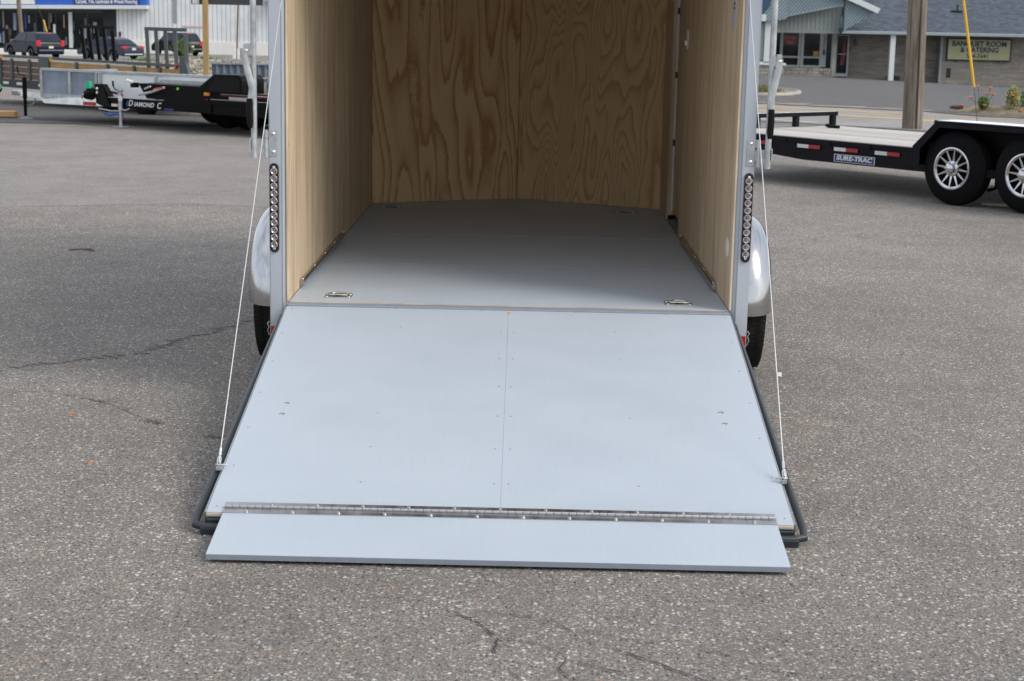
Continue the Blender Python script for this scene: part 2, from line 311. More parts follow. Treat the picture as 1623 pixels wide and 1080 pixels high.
MT['weed'] = simple('weed_green', (0.10, 0.10, 0.04), 0.8, var=0.4, scale=20)
MT['bush'] = simple('bush_leaves', (0.075, 0.10, 0.03), 0.7, var=0.6, scale=5)
MT['plant_green'] = simple('marigold_leaves', (0.10, 0.19, 0.035), 0.6, var=0.5, scale=9)
MT['plant_yellow'] = simple('yellowing_leaves', (0.26, 0.26, 0.07), 0.7, var=0.5, scale=9)
MT['petal'] = simple('orange_petals', (0.55, 0.15, 0.03), 0.6, var=0.2, scale=20)
MT['petal_pink'] = simple('faded_coral_petals', (0.55, 0.17, 0.12), 0.6, var=0.2, scale=20)
MT['straw'] = simple('straw_mulch', (0.24, 0.19, 0.12), 0.9, var=0.35, scale=6)
def neon():
    m, nt, b = nmat('red_neon'); b.inputs['Base Color'].default_value = (0.25, 0.02, 0.02, 1)
    b.inputs['Emission Color'].default_value = (1, 0.05, 0.05, 1); b.inputs['Emission Strength'].default_value = 0.12; return m
MT['neon'] = neon()
def rubble():
    m, nt, b = nmat('rubble_stone')
    oi = nt.nodes.new('ShaderNodeTexVoronoi'); oi.inputs['Scale'].default_value = 5
    nt.links.new(coords(nt), oi.inputs['Vector'])
    s = nt.nodes.new('ShaderNodeSeparateColor'); nt.links.new(oi.outputs['Color'], s.inputs['Color'])
    nt.links.new(ramp(nt, s.outputs['Red'], [(0, (0.12, 0.105, 0.095)), (0.3, (0.25, 0.205, 0.17)), (0.6, (0.33, 0.29, 0.25)), (1, (0.46, 0.42, 0.37))]), b.inputs['Base Color'])
    b.inputs['Roughness'].default_value = 0.9; return m
MT['rubble'] = rubble()
def car_paint(name, col): return simple(name, col, 0.3, 0.1, 0.06, 2, coat=0.25, spec=0.2)
MT['car_navy'] = car_paint('dark_navy_car_paint', (0.006, 0.012, 0.028))
MT['car_grey'] = car_paint('blue_grey_car_paint', (0.028, 0.042, 0.075))
MT['car_black'] = car_paint('black_car_paint', (0.004, 0.0045, 0.005))

# ------------------------------------------------------------------ mesh helpers
def rotm(rot): return Matrix.Rotation(rot[2], 3, 'Z') @ Matrix.Rotation(rot[1], 3, 'Y') @ Matrix.Rotation(rot[0], 3, 'X')
class MB:
    def __init__(s): s.bm = bmesh.new()
    def box(s, c, size, rot=None, taper=None):
        r = rotm(rot) if rot else None; vs = []
        for dx in (-.5, .5):
            for dy in (-.5, .5):
                for dz in (-.5, .5):
                    k = taper if (taper and dz > 0) else 1
                    v = Vector((dx*size[0]*k, dy*size[1]*k, dz*size[2]))
                    if r: v = r @ v
                    vs.append(s.bm.verts.new(Vector(c)+v))
        for f in ((0, 1, 3, 2), (4, 6, 7, 5), (0, 4, 5, 1), (2, 3, 7, 6), (0, 2, 6, 4), (1, 5, 7, 3)): s.bm.faces.new([vs[i] for i in f])
        return s
    def bb(s, x0, x1, y0, y1, z0, z1): return s.box(((x0+x1)/2, (y0+y1)/2, (z0+z1)/2), (abs(x1-x0), abs(y1-y0), abs(z1-z0)))
    def tube(s, pts, r, seg=10, cap=True, flat=None):
        pts = [Vector(p) for p in pts]; rings = []
        rs = r if isinstance(r, (list, tuple)) else [r]*len(pts)
        prev = None
        for i, p in enumerate(pts):
            if i == 0: d = pts[1]-p
            elif i == len(pts)-1: d = p-pts[-2]
            else: d = (pts[i+1]-p).normalized()+(p-pts[i-1]).normalized()
            d.normalize()
            if prev is None:
                a = Vector((0, 0, 1)) if abs(d.z) < 0.9 else Vector((1, 0, 0))
            else: a = prev
            x = a.cross(d).normalized(); y = d.cross(x).normalized(); prev = y
            fl = flat or (1, 1)
            rings.append([s.bm.verts.new(p+x*math.cos(t)*rs[i]*fl[0]+y*math.sin(t)*rs[i]*fl[1]) for t in [2*math.pi*k/seg for k in range(seg)]])
        for a, b in zip(rings, rings[1:]):
            for k in range(seg): s.bm.faces.new((a[k], a[(k+1) % seg], b[(k+1) % seg], b[k]))
        if cap:
            s.bm.faces.new(rings[0][::-1]); s.bm.faces.new(rings[-1])
        return s
    def poly(s, pts, ext=None):
        a = [s.bm.verts.new(Vector(p)) for p in pts]
        if ext is None: s.bm.faces.new(a); return s
        b = [s.bm.verts.new(Vector(p)+Vector(ext)) for p in pts]; n = len(a)
        s.bm.faces.new(a); s.bm.faces.new(b[::-1])
        for i in range(n): s.bm.faces.new((a[i], b[i], b[(i+1) % n], a[(i+1) % n]))
        return s
    def lathe(s, prof, c, axis='X', seg=32, flip=1, cap=True):
        c = Vector(c); rings = []
        for h, r in prof:
            ring = []
            for k in range(seg):
                t = 2*math.pi*k/seg; a, b = math.cos(t)*r, math.sin(t)*r
                v = {'X': (h*flip, a, b), 'Y': (a, h*flip, b), 'Z': (a, b, h*flip)}[axis]
                ring.append(s.bm.verts.new(c+Vector(v)))
            rings.append(ring)
        for a, b in zip(rings, rings[1:]):
            for k in range(seg): s.bm.faces.new((a[k], a[(k+1) % seg], b[(k+1) % seg], b[k]))
        if cap: s.bm.faces.new(rings[0][::-1]); s.bm.faces.new(rings[-1])
        return s
    def build(s, name, mat, parent=None, bevel=0.0, seg=1, smooth=True, angle=35, loc=None, rot=None):
        bmesh.ops.recalc_face_normals(s.bm, faces=s.bm.faces)
        if bevel:
            es = [e for e in s.bm.edges if len(e.link_faces) == 2 and e.calc_face_angle(0) > 0.6]
            bmesh.ops.bevel(s.bm, geom=es, offset=bevel, segments=seg, affect='EDGES', clamp_overlap=True)
        me = bpy.data.meshes.new(name); s.bm.to_mesh(me); s.bm.free()
        me.materials.append(MT[mat] if isinstance(mat, str) else mat)
        if smooth:
            me.shade_smooth(); me.set_sharp_from_angle(angle=R(angle))
        o = bpy.data.objects.new(name, me); C.objects.link(o)
        if parent: o.parent = parent
        if loc: o.location = loc
        if rot: o.rotation_euler = rot
        return o
def empty(name, loc, rz, label, cat, group=None):
    o = bpy.data.objects.new(name, None); C.objects.link(o); o.location = loc; o.rotation_euler = (0, 0, rz)
    return tag(o, label, cat, group)
def tag(o, label, cat=None, group=None, kind=None):
    if label: o['label'] = label
    if cat: o['category'] = cat
    if group: o['group'] = group
    if kind: o['kind'] = kind
    return o
def struct(o): o['kind'] = 'structure'; return o
def stuff(o): o['kind'] = 'stuff'; return o
def inst(src, parent, loc=None, rot=None, name=None):
    c = src.copy(); C.objects.link(c); c.parent = parent
    if loc is not None: c.location = loc
    if rot is not None: c.rotation_euler = rot
    if name: c.name = name
    return c
def text(name, s, size, mat, parent, loc, rot=(math.pi/2, 0, 0), align='CENTER', ext=0.002, shear=0.0, off=0.0, sx=1.0, space=1.0):
    cu_ = bpy.data.curves.new(name, 'FONT'); cu_.body = s; cu_.size = size; cu_.align_x = align; cu_.align_y = 'CENTER'
    cu_.extrude = ext; cu_.shear = shear; cu_.offset = off; cu_.space_character = space; cu_.materials.append(MT[mat]); cu_.resolution_u = 3
    tmp = bpy.data.objects.new('tmp_text', cu_); me = bpy.data.meshes.new_from_object(tmp); bpy.data.objects.remove(tmp); me.name = name
    o = bpy.data.objects.new(name, me); C.objects.link(o); o.parent = parent; o.location = loc; o.rotation_euler = rot; o.scale = (sx, 1, 1); return o

# ------------------------------------------------------------------ ground
def lerp(a, b, t): return a+(b-a)*t
def sstep(a, b, x):
    t = max(0, min(1, (x-a)/(b-a))); return t*t*(3-2*t)
def gz(x, y):
    ks = ((-1e3, 0), (18, 0), (98, -1.376), (106, -1.58), (130, -1.73), (1e4, -1.73)); z = 0
    for (a, za), (b, zb) in zip(ks, ks[1:]):
        if a <= y <= b: z = lerp(za, zb, (y-a)/(b-a)); break
    if x > 4: z -= 0.035*(max(10, min(32, x))-18.0)*sstep(44, 72, y)*sstep(4, 10, x)
    return z
def axis_pts(spans):
    o = []
    for a, b, st in spans:
        n = max(1, int(round((b-a)/st)))
        o += [a+(b-a)*i/n for i in range(n)]
    o.append(spans[-1][1]); return o
def sheet(name, xs, ys, off, mat):
    vs_ = [(x, y, gz(x, y)+off) for y in ys for x in xs]; n = len(xs)
    fs = [(j*n+i, j*n+i+1, (j+1)*n+i+1, (j+1)*n+i) for j in range(len(ys)-1) for i in range(n-1)]
    me = bpy.data.meshes.new(name); me.from_pydata(vs_, [], fs); me.materials.append(MT[mat]); me.shade_smooth()
    o = bpy.data.objects.new(name, me); C.objects.link(o); return struct(o)
sheet('ground', axis_pts([(-400, -60, 40), (-60, 4, 4), (4, 34, 1), (34, 60, 4), (60, 400, 40)]), axis_pts([(-80, 0, 10), (0, 18, 3), (18, 44, 2), (44, 80, 1), (80, 98, 3), (98, 130, 2), (130, 800, 60)]), 0, 'asphalt')
def ribbon(name, line, mat, off, w=None, kind='structure', step=1.0):
    """strip between two polylines given as ((xa,ya),(xb,yb)) pairs, laid on the ground"""
    vs_, fs = [], []; rows = []
    for (p0, q0), (p1, q1) in zip(line, line[1:]):
        ln = max((Vector(p1)-Vector(p0)).length, (Vector(q1)-Vector(q0)).length); n = max(1, int(ln/step))
        for i in range(n): rows.append((Vector(p0).lerp(Vector(p1), i/n), Vector(q0).lerp(Vector(q1), i/n)))
    rows.append((Vector(line[-1][0]), Vector(line[-1][1])))
    m = max(1, int(max((a-b).length for a, b in rows)/max(step, 0.5)))
    for a, b in rows:
        for k in range(m+1):
            p = a.lerp(b, k/m); vs_.append((p.x, p.y, gz(p.x, p.y)+off))
    for j in range(len(rows)-1):
        for k in range(m): i = j*(m+1)+k; fs.append((i, i+1, i+m+2, i+m+1))
    me = bpy.data.meshes.new(name); me.from_pydata(vs_, [], fs); me.materials.append(MT[mat]); me.shade_smooth()
    o = bpy.data.objects.new(name, me); C.objects.link(o); o['kind'] = kind; return o
def wavy(y0, amp, sc, xs, seed): return [(x, y0+amp*mnoise.noise(Vector((x*sc, seed, 0)))*2) for x in xs]
# smoother repaved strip of the lot across the left middle distance
xs_ = [-30+i*0.5 for i in range(0, 58)]
near = wavy(7.3, 0.35, 0.5, xs_, 3.3); far = wavy(17.0, 0.5, 0.3, xs_, 9.1)
ribbon('asphalt_patch', list(zip(near, far)), 'patch', 0.0015, step=1.2)
ribbon('old_shaded_asphalt', [((-30, 17.6), (-30, 32)), ((-6.1, 17.9), (-6.1, 26)), ((-2.0, 18.2), (-2.0, 26))], 'old_shaded_asphalt', 0.008)  # old surface below the left row, trailer shade included in its colour
rd, rn = Vector((-0.65, 0.76)), Vector((0.76, 0.65))
def rp(t, s): p = Vector((4.75, 24.8))+rd*t+rn*s; return (p.x, p.y)
ribbon('road', [(rp(-40, -0.5), rp(-40, 9.6)), (rp(110, -0.5), rp(110, 9.6))], 'road', 0.012, step=2)
ribbon('white_line', [(rp(-1.15, 0.0), rp(-1.15, 0.13)), (rp(60, 0.0), rp(60, 0.13))], 'white_line', 0.017, step=2)
ribbon('yellow_line', [((12.4, 18.6), (12.64, 18.8)), ((8.02, 25.86), (8.24, 26.05)), ((7.55, 26.5), (7.77, 26.7)), ((5.16, 29.5), (5.38, 29.7)), ((-20, 58.9), (-19.78, 59.1))], 'yellow_line', 0.017)
ribbon('yellow_line', [((13.9, 23.0), (14.02, 23.1)), ((10.45, 27.6), (10.60, 27.75)), ((8.2, 29.5), (8.36, 29.65)), ((5.57, 32.54), (5.75, 32.69)), ((-20, 62.5), (-19.87, 62.6))], 'yellow_line', 0.017)
ribbon('far_lot', [((-2.0, 45.0), (4, 100)), ((5.96, 35.3), (9, 90)), ((8.97, 32.6), (18, 90)), ((9.83, 28.75), (24, 90)), ((10.61, 28.2), (40, 88)), ((16, 22), (60, 70))], 'far_lot', 0.024, step=2)
de0, de1 = [], []
for i in range(60):
    t = i/59; px_, py_ = (lerp(-1.6, 5.96, t/0.6), lerp(44.3, 35.1, t/0.6)) if t < 0.6 else (lerp(5.96, 9.3, (t-0.6)/0.4), lerp(35.1, 31.4, (t-0.6)/0.4))
    n0 = mnoise.noise(Vector((i*0.23, 4.1, 0))); n1 = mnoise.noise(Vector((i*0.37, 9.1, 0)))
    de0.append((px_-0.15+0.25*n0, py_-0.15+0.25*n0)); de1.append((px_+0.45+0.7*n1, py_+0.5+0.7*n1))
ribbon('dirt_edge', list(zip(de0, de1)), 'dirt', 0.030, step=1)
kb = MB()
for i in range(7):
    x = -6.6+i*0.8
    kb.box((x+0.4, 21.9+x*0.01, gz(0, 22)+0.05), (0.792, 0.30, 0.12))
struct(kb.build('kerb', 'concrete', bevel=0.012))

def crack(name, pts, wd, mat, off=0.005, jit=0.35):
    pts = [Vector(p) for p in pts]; fine = []
    for a, b in zip(pts, pts[1:]):
        n = max(2, int((b-a).length/0.018))
        fine += [a.lerp(b, i/n) for i in range(n)]
    fine.append(pts[-1]); vs_, fs = [], []
    for i, p in enumerate(fine):
        d = (fine[min(i+1, len(fine)-1)]-fine[max(i-1, 0)]).normalized(); nrm = Vector((-d.y, d.x))
        t = i/(len(fine)-1); ww = wd*(0.25+0.75*math.sin(math.pi*min(1, max(0.03, t))))*(1+jit*rnd.uniform(-1, 1))
        c = p+nrm*rnd.uniform(-1, 1)*wd*0.8
        if rnd.random() < 0.25: ww *= 0.12
        for sgn in (-1, 1): q = c+nrm*sgn*ww/2; vs_.append((q.x, q.y, gz(q.x, q.y)+off))
    for i in range(len(fine)-1): fs.append((2*i, 2*i+1, 2*i+3, 2*i+2))
    me = bpy.data.meshes.new(name); me.from_pydata(vs_, [], fs); me.materials.append(MT[mat])
    o = bpy.data.objects.new(name, me); C.objects.link(o); return struct(o)
crack('ground_crack', [(-0.22, -2.59), (-0.13, -2.67), (-0.06, -2.74), (-0.02, -2.82), (0.01, -2.89), (0.0, -2.98), (0.03, -3.09)], 0.006, 'crack')
crack('ground_crack', [(-0.05, -2.66), (0.08, -2.70), (0.17, -2.73), (0.22, -2.82), (0.27, -2.90)], 0.0055, 'crack')
crack('ground_crack', [(0.25, -2.80), (0.36, -2.86), (0.50, -2.91)], 0.0035, 'crack')
crack('ground_crack', [(0.27, -2.90), (0.36, -2.96), (0.48, -3.07), (0.58, -3.17), (0.75, -3.25)], 0.006, 'crack')
crack('ground_crack', [(0.02, -2.88), (0.10, -2.90), (0.16, -2.95)], 0.004, 'crack')
crack('ground_crack', [(0.50, -2.91), (0.62, -2.95), (0.78, -3.08), (0.90, -3.12)], 0.0045, 'crack')
crack('ground_crack', [(-0.45, -2.50), (-0.36, -2.55), (-0.22, -2.59)], 0.0035, 'crack')
crack('ground_crack', [(0.16, -2.95), (0.20, -3.02), (0.18, -3.10), (0.24, -3.20)], 0.004, 'crack')
crack('ground_crack', [(0.03, -3.09), (0.08, -3.18), (0.05, -3.30)], 0.0045, 'crack')
crack('ground_crack', [(0.20, -3.02), (0.30, -3.09), (0.38, -3.13)], 0.004, 'crack')
crack('ground_crack', [(-3.6, 0.25), (-2.9, 0.42), (-2.46, 0.53), (-2.18, 0.75), (-1.89, 0.97), (-1.72, 1.42), (-1.47, 1.96), (-1.3, 2.3)], 0.050, 'seam_pale', 0.0035, 0.9)
crack('ground_crack', [(-3.0, -0.35), (-2.6, -0.1), (-2.11, 0.08), (-1.77, -0.14), (-1.47, -0.49), (-1.19, -0.71)], 0.007, 'seam', 0.004, 0.7)

# ------------------------------------------------------------------ the open cargo trailer (rear plane at Y = 0)
FZ = 0.4517; A = 0.984; H = 1.067; TL = 4.0; ROOF = 2.76
T = empty('cargo_trailer', (0, 0, 0), 0, 'open silver enclosed cargo trailer with plywood walls and rear ramp lowered', 'cargo trailer')
MB().bb(-A, A, 0.03, TL, FZ-0.02, FZ).poly([(-A, TL, FZ-0.02), (A, TL, FZ-0.02), (0.01, 4.52, FZ-0.02)], (0, 0, 0.02)).build('floor', 'floor_paint', T)
# thin joints between floor sheets, threshold strip and rear sill
for yy in (1.22, 2.44, 3.66):
    MB().bb(-A, A, yy-0.0012, yy+0.0012, FZ, FZ+0.0015).build('floor_joint', 'edge_shade_paint', T)
MB().bb(-A, A, 0.0215, 0.029, FZ-0.02, FZ-0.0015).build('floor_edge', 'ply_wall_dull', T)
MB().bb(-0.982, 0.982, -0.050, 0.021, FZ-0.045, FZ-0.004).build('rear_sill', 'edge_shade_paint', T, bevel=0.002)
scr = MB().lathe([(0, .0035), (0.0012, .0035), (0.0016, .002)], (0, 0, 0), 'Z', 8).build('screw', 'screw', T, loc=(-0.9, 0.045, FZ))
for x in (-0.55, -0.19, 0.19, 0.55, 0.9): inst(scr, T, (x, 0.045, FZ))
# side walls: sheets of plywood, 1.22 m wide
def wallpanel(side, y0, y1, z0=FZ+0.002, z1=2.63, mat='ply_wall'):
    x0 = side*A; return MB().bb(x0, x0+side*0.009, y0+0.001, y1-0.001, z0, z1).build('plywood_panel', mat, T, bevel=0.0015)
for y0, y1 in ((0.0, 1.22), (1.22, 2.44), (2.44, 3.66), (3.66, 4.0)): wallpanel(-1, y0+0.004, y1)
for y0, y1 in ((0.0, 1.22), (1.22, 2.60)): wallpanel(1, y0+0.004, y1, mat='ply_wall_dull')
wallpanel(1, 3.43, 4.0, mat='ply_wall_dull')
wallpanel(1, 2.60, 3.43, z0=2.25, mat='ply_wall_dull')
# side door recess on the right
dj = MB().bb(0.994, 1.030, 3.43, 3.445, FZ+0.03, 2.25).build('door_jamb', 'ply_wall', T)
MB().bb(0.994, 1.030, 2.585, 2.60, FZ+0.03, 2.25).build('door_jamb', 'brown_board', T)
dr = MB().bb(1.022, 1.045, 2.602, 3.428, FZ+0.05, 2.24).build('side_door', 'ply_wall_dull', T, bevel=0.002)
MB().bb(1.010, 1.021, 3.417, 3.429, FZ+0.06, 2.24).build('door_edge_strip', 'white_trim', dr)
for z in (0.95, 1.38, 1.78): MB().bb(1.006, 1.021, 3.412, 3.4165, z-0.02, z+0.02).build('hinge_knuckle', 'black_satin', dr)
MB().bb(0.990, 1.045, 2.60, 3.43, FZ-0.02, FZ+0.004).build('door_sill', 'edge_shade_paint', T)
MB().bb(1.008, 1.0215, 2.63, 2.86, FZ+0.06, FZ+0.22).build('door_vent', 'lens_dark', dr)
# V-nose panels
for sgn, mt in ((-1, 'ply_nose_a'), (1, 'ply_nose_b')):
    p0, p1 = Vector((sgn*A, TL)), Vector((0.01, 4.52)); dv = p1-p0
    o = MB().bb(0.004 if sgn < 0 else 0.0, dv.length-0.0015, -0.009 if sgn > 0 else 0, 0.0 if sgn > 0 else 0.009, FZ+0.002, 2.63).build('nose_panel', mt, T, bevel=0.001)
    o.location = (p0.x, p0.y, 0); o.rotation_euler = (0, 0, math.atan2(dv.y, dv.x))
# outer skin, roof and ceiling
for sgn in (-1, 1):
    if sgn < 0: MB().bb(-H+0.004, -H+0.012, 0.06, TL, FZ-0.17, ROOF).build('side_skin', 'skin', T)
    else: MB().bb(H-0.012, H-0.004, 0.06, TL, FZ-0.17, ROOF).build('side_skin', 'skin', T)
    MB().poly([(sgn*(H-0.004), TL, FZ-0.17), (sgn*(H-0.012), TL, FZ-0.17), (0, 4.60, FZ-0.17), (0, 4.61, FZ-0.17)], (0, 0, ROOF-FZ+0.17)).build('nose_skin', 'skin', T)
MB().poly([(-H, 0.0, ROOF), (H, 0.0, ROOF), (H, TL, ROOF), (0, 4.62, ROOF), (-H, TL, ROOF)], (0, 0, 0.03)).build('roof', 'skin', T, bevel=0.005)
MB().poly([(-A, 0.05, 2.635), (A, 0.05, 2.635), (A, TL, 2.635), (0, 4.52, 2.635), (-A, TL, 2.635)], (0, 0, 0.008)).build('ceiling', 'ply_wall', T)
MB().bb(-H, H, 0, 0.06, 2.50, ROOF-0.002).build('rear_header', 'alu', T, bevel=0.006)
fr = MB()
for sgn in (-1, 1): fr.bb(sgn*0.93, sgn*1.04, 0.08, TL, FZ-0.16, FZ-0.03)
for i in range(7): fr.bb(-0.925, 0.925, 0.3+i*0.6, 0.36+i*0.6, FZ-0.10, FZ-0.03)
fr.build('chassis', 'black_satin', T)
MB().bb(-1.0, 1.0, 0.0, 0.06, FZ-0.17, FZ-0.05).build('rear_crossmember', 'alu_lip', T)
for sgn in (-1, 1):
    post = MB().poly([(sgn*H, 0.0, 0.285), (sgn*1.010, 0.0, 0.285), (sgn*1.010, 0.07, 0.285), (sgn*H, 0.07, 0.285)], (0, 0, 2.21)).build('rear_post', 'alu', T, bevel=0.004, seg=2)
    MB().poly([(sgn*1.009, 0.001, 0.36), (sgn*0.9855, 0.018, 0.36), (sgn*0.9855, 0.03, 0.36), (sgn*1.009, 0.03, 0.36)], (0, 0, 2.135)).build('post_lip', 'alu_lip', post)
    MB().bb(sgn*1.034, sgn*1.063, -0.004, -0.0008, 0.292, 0.340).build('red_reflector', 'red', post, bevel=0.001)
    MB().tube([(sgn*1.070, -0.002, 0.362), (sgn*1.078, -0.003, 0.352), (sgn*1.071, -0.004, 0.338), (sgn*1.077, -0.004, 0.322), (sgn*1.071, -0.004, 0.302), (sgn*1.064, -0.003, 0.298)], 0.0022, 6).build('wire_clip', 'galv', post)
    # LED light bar
    zc, hl, cx = 0.871, 0.198, sgn*1.044
    pts = [(cx+0.0205*math.cos(t), -0.001, zc+hl-0.0205+0.0205*math.sin(t)) for t in [math.pi*k/10 for k in range(11)]]
    pts += [(cx+0.0205*math.cos(t), -0.001, zc-hl+0.0205+0.0205*math.sin(t)) for t in [math.pi+math.pi*k/10 for k in range(11)]]
    lb = MB().poly(pts, (0, -0.007, 0)).build('light_bar', 'lens_dark', T, bevel=0.002, seg=2)
    sc0 = MB().lathe([(0, 0.0065), (-0.003, 0.006), (-0.0045, 0.003)], (0, 0, 0), 'Y', 12).build('mount_screw', 'screw', lb, loc=(cx, -0.008, zc+hl-0.018))
    inst(sc0, lb, (cx, -0.008, zc-hl+0.018))
    l0 = None
    for k in range(11):
        z = zc+0.1625-k*0.0325; 
        if l0 is None:
            b_ = MB().lathe([(0.0, 0.0158), (-0.004, 0.0155), (-0.0065, 0.013), (-0.0035, 0.0105), (-0.0015, 0.006), (-0.001, 0.0048)], (0, 0, 0), 'Y', 20)
            l0 = b_.build('led', 'led', lb, loc=(cx, -0.0081, z), angle=60)
            MT['led_core']; lc = MB().lathe([(-0.001, 0.0048), (-0.0055, 0.004), (-0.0075, 0.0018)], (0, 0, 0), 'Y', 12).build('led_core', 'led_core', lb, loc=(cx, -0.0081, z))
        else:
            inst(l0, lb, (cx, -0.0081, z)); inst(lc, lb, (cx, -0.0081, z))
    # wheels and fender, tandem axles
    for yc in (0.97, 1.83):
        xo = sgn*1.268; wd = 0.205
        ty = MB().lathe([(0, 0.20), (0.012, 0.262), (0.03, 0.30), (0.046, 0.318), (0.062, 0.327), (0.10, 0.331), (0.143, 0.327), (0.159, 0.318), (0.175, 0.30), (0.193, 0.262), (0.205, 0.20)], (0, 0, 0), 'X', 56, -sgn).build('wheel', 'tyre_dusty', T, loc=(xo, yc, 0.331))
        for gx in (0.058, 0.102, 0.147): MB().lathe([(gx-0.004, 0.3235), (gx-0.0035, 0.3325), (gx+0.0035, 0.3325), (gx+0.004, 0.3235)], (0, 0, 0), 'X', 56, -sgn).build('tread_rib', 'tyre_dusty', ty)
        tb = MB()
        for k in range(84):
            t = 2*math.pi*k/84
            for gx in (0.036, 0.080, 0.125, 0.168):
                rr = 0.3225 if gx in (0.036, 0.168) else 0.3285
                tb.box((-sgn*gx, math.cos(t)*rr, math.sin(t)*rr), (0.030, 0.018, 0.008), (t+math.pi/2, 0, 0))
        stuff(tb.build('tread_block', 'tyre_dusty', ty, smooth=False))
        MB().lathe([(0.0, 0.19), (0.01, 0.195), (0.03, 0.17), (0.045, 0.09), (0.03, 0.07), (0.0, 0.05)], (0, 0, 0), 'X', 32, -sgn).build('rim', 'chrome', ty)
    prof = []   # (outward distance, radius offset): rounded outer shoulder
    for t in [k*math.pi/2/9 for k in range(10)]:
        prof.append((0.085+0.130*math.sin(t), 0.0-0.15*(1-math.cos(t))))
    prof = [(0.0, 0.0)]+prof+[(0.217, -0.165), (0.217, -0.172)]
    inner = [(x-0.003 if x > 0.16 else x, r-0.003) for x, r in prof[::-1]]
    ring_prof = prof+inner
    path = []
    R0 = 0.425; zc_ = 0.362
    for k in range(23):
        t = math.pi+R(4)-k*(math.pi/2+R(4))/22; path.append((0.97, t, R0))
    for k in range(23):
        t = math.pi/2-k*(math.pi/2+R(4))/22; path.append((1.83, t, R0))
    bmF = bmesh.new(); rings = []
    for yc, t, rr in path:
        rings.append([bmF.verts.new((sgn*(H-0.006+x), yc+math.cos(t)*(rr+r), zc_+math.sin(t)*(rr+r))) for x, r in ring_prof])
    n = len(ring_prof)
    for a, b in zip(rings, rings[1:]):
        for k in range(n): bmF.faces.new((a[k], a[(k+1) % n], b[(k+1) % n], b[k]))
    bmF.faces.new(rings[0]); bmF.faces.new(rings[-1][::-1])
    mbf = MB(); mbf.bm.free(); mbf.bm = bmF; mbf.build('fender', 'fender', T, angle=50)
    # cam lock bar with lever
    px_ = sgn*(1.128 if sgn < 0 else 1.119)
    bar = MB().tube([(px_, -0.018, 1.091), (px_, -0.018, 2.38)], 0.0135, 16).build('lock_bar', 'galv', T)
    MB().bb(px_-0.012+sgn*0.028, px_+0.012+sgn*0.028, -0.040, -0.005, 1.525, 1.585).bb(px_, px_+sgn*0.02, -0.034, -0.003, 1.532, 1.578).build('lever_bracket', 'galv', bar, bevel=0.003, seg=2)
    lx = [0.042, 0.040, 0.030, 0.012, 0.004, 0.008, 0.014] if sgn < 0 else [0.030, 0.029, 0.022, 0.008, 0.001, 0.001, 0.003]
    lz = [1.565, 1.54, 1.50, 1.43, 1.395, 1.36, 1.335]
    lv = MB().tube([(px_+sgn*a, -0.040, z) for a, z in zip(lx, lz)], [0.0115]*7, 8, flat=(0.32, 1.2)).build('lever', 'galv', bar)
    gx_ = lx[-1]
    MB().tube([(px_+sgn*gx_, -0.042, 1.350), (px_+sgn*(gx_+0.001), -0.043, 1.30), (px_+sgn*(gx_-0.001), -0.045, 1.245), (px_+sgn*(gx_-0.003), -0.046, 1.222)], [0.0135, 0.0145, 0.0145, 0.008], 12, flat=(0.6, 1.0)).build('grip', 'grip', lv)
    MB().lathe([(0, 0.008), (-0.004, 0.007), (-0.006, 0.004)], (px_+sgn*0.028, -0.040, 1.555), 'Y', 10).build('pivot_bolt', 'screw', bar)
    hx0, hx1 = sgn*1.030, sgn*1.0655
    hp = MB().bb(hx0, hx1, -0.0045, -0.0008, 1.100, 1.214).build('hinge_plate', 'galv', bar, bevel=0.0015)
    for z in (1.118, 1.197): MB().lathe([(0, 0.009), (-0.004, 0.0085), (-0.007, 0.005), (-0.008, 0.001)], (sgn*1.046, -0.0045, z), 'Y', 14).build('bolt_head', 'screw', bar)
    for za, zb_ in ((1.096, 1.128), (1.178, 1.214)): MB().tube([(sgn*1.078, -0.010, za), (sgn*1.078, -0.010, zb_)], 0.009, 12).bb(sgn*1.066, sgn*1.076, -0.006, -0.002, za+0.003, zb_-0.003).build('knuckle', 'galv', bar)
    MB().tube([(sgn*1.078, -0.010, 1.130), (sgn*1.078, -0.010, 1.176)], 0.0085, 12).bb(sgn*1.080, px_-sgn*0.008, -0.014, -0.008, 1.134, 1.172).bb(px_+sgn*0.0135, px_+sgn*0.019, -0.030, -0.004, 1.128, 1.178).build('strap', 'galv', bar)
    # inside rub rail low on the wall
    y0, y1 = ((0.36, 2.14) if sgn < 0 else (0.50, 2.30))
    rr_ = MB().tube([(sgn*(A-0.012), y0, FZ+0.030), (sgn*(A-0.012), y1, FZ+0.030)], 0.0145, 10, flat=(0.8, 1.0)).build('rub_rail', 'mill', T)
    s0 = None
    for k in range(5):
        yy = y0+0.03+k*(y1-y0-0.06)/4
        if s0 is None: s0 = MB().lathe([(0, 0.006), (0.003, 0.005), (0.004, 0.002)], (0, 0, 0), 'Z', 8).build('screw', 'screw', rr_, loc=(sgn*(A-0.014), yy, FZ+0.0435))
        else: inst(s0, rr_, (sgn*(A-0.014), yy, FZ+0.0435))
    for z in (0.50, 0.62, 1.15, 1.72):
        MB().lathe([(0, 0.005), (-sgn*0.002, 0.005), (-sgn*0.003, 0.002)], (sgn*A, 0.022, z), 'X', 8).build('screw', 'screw', T)
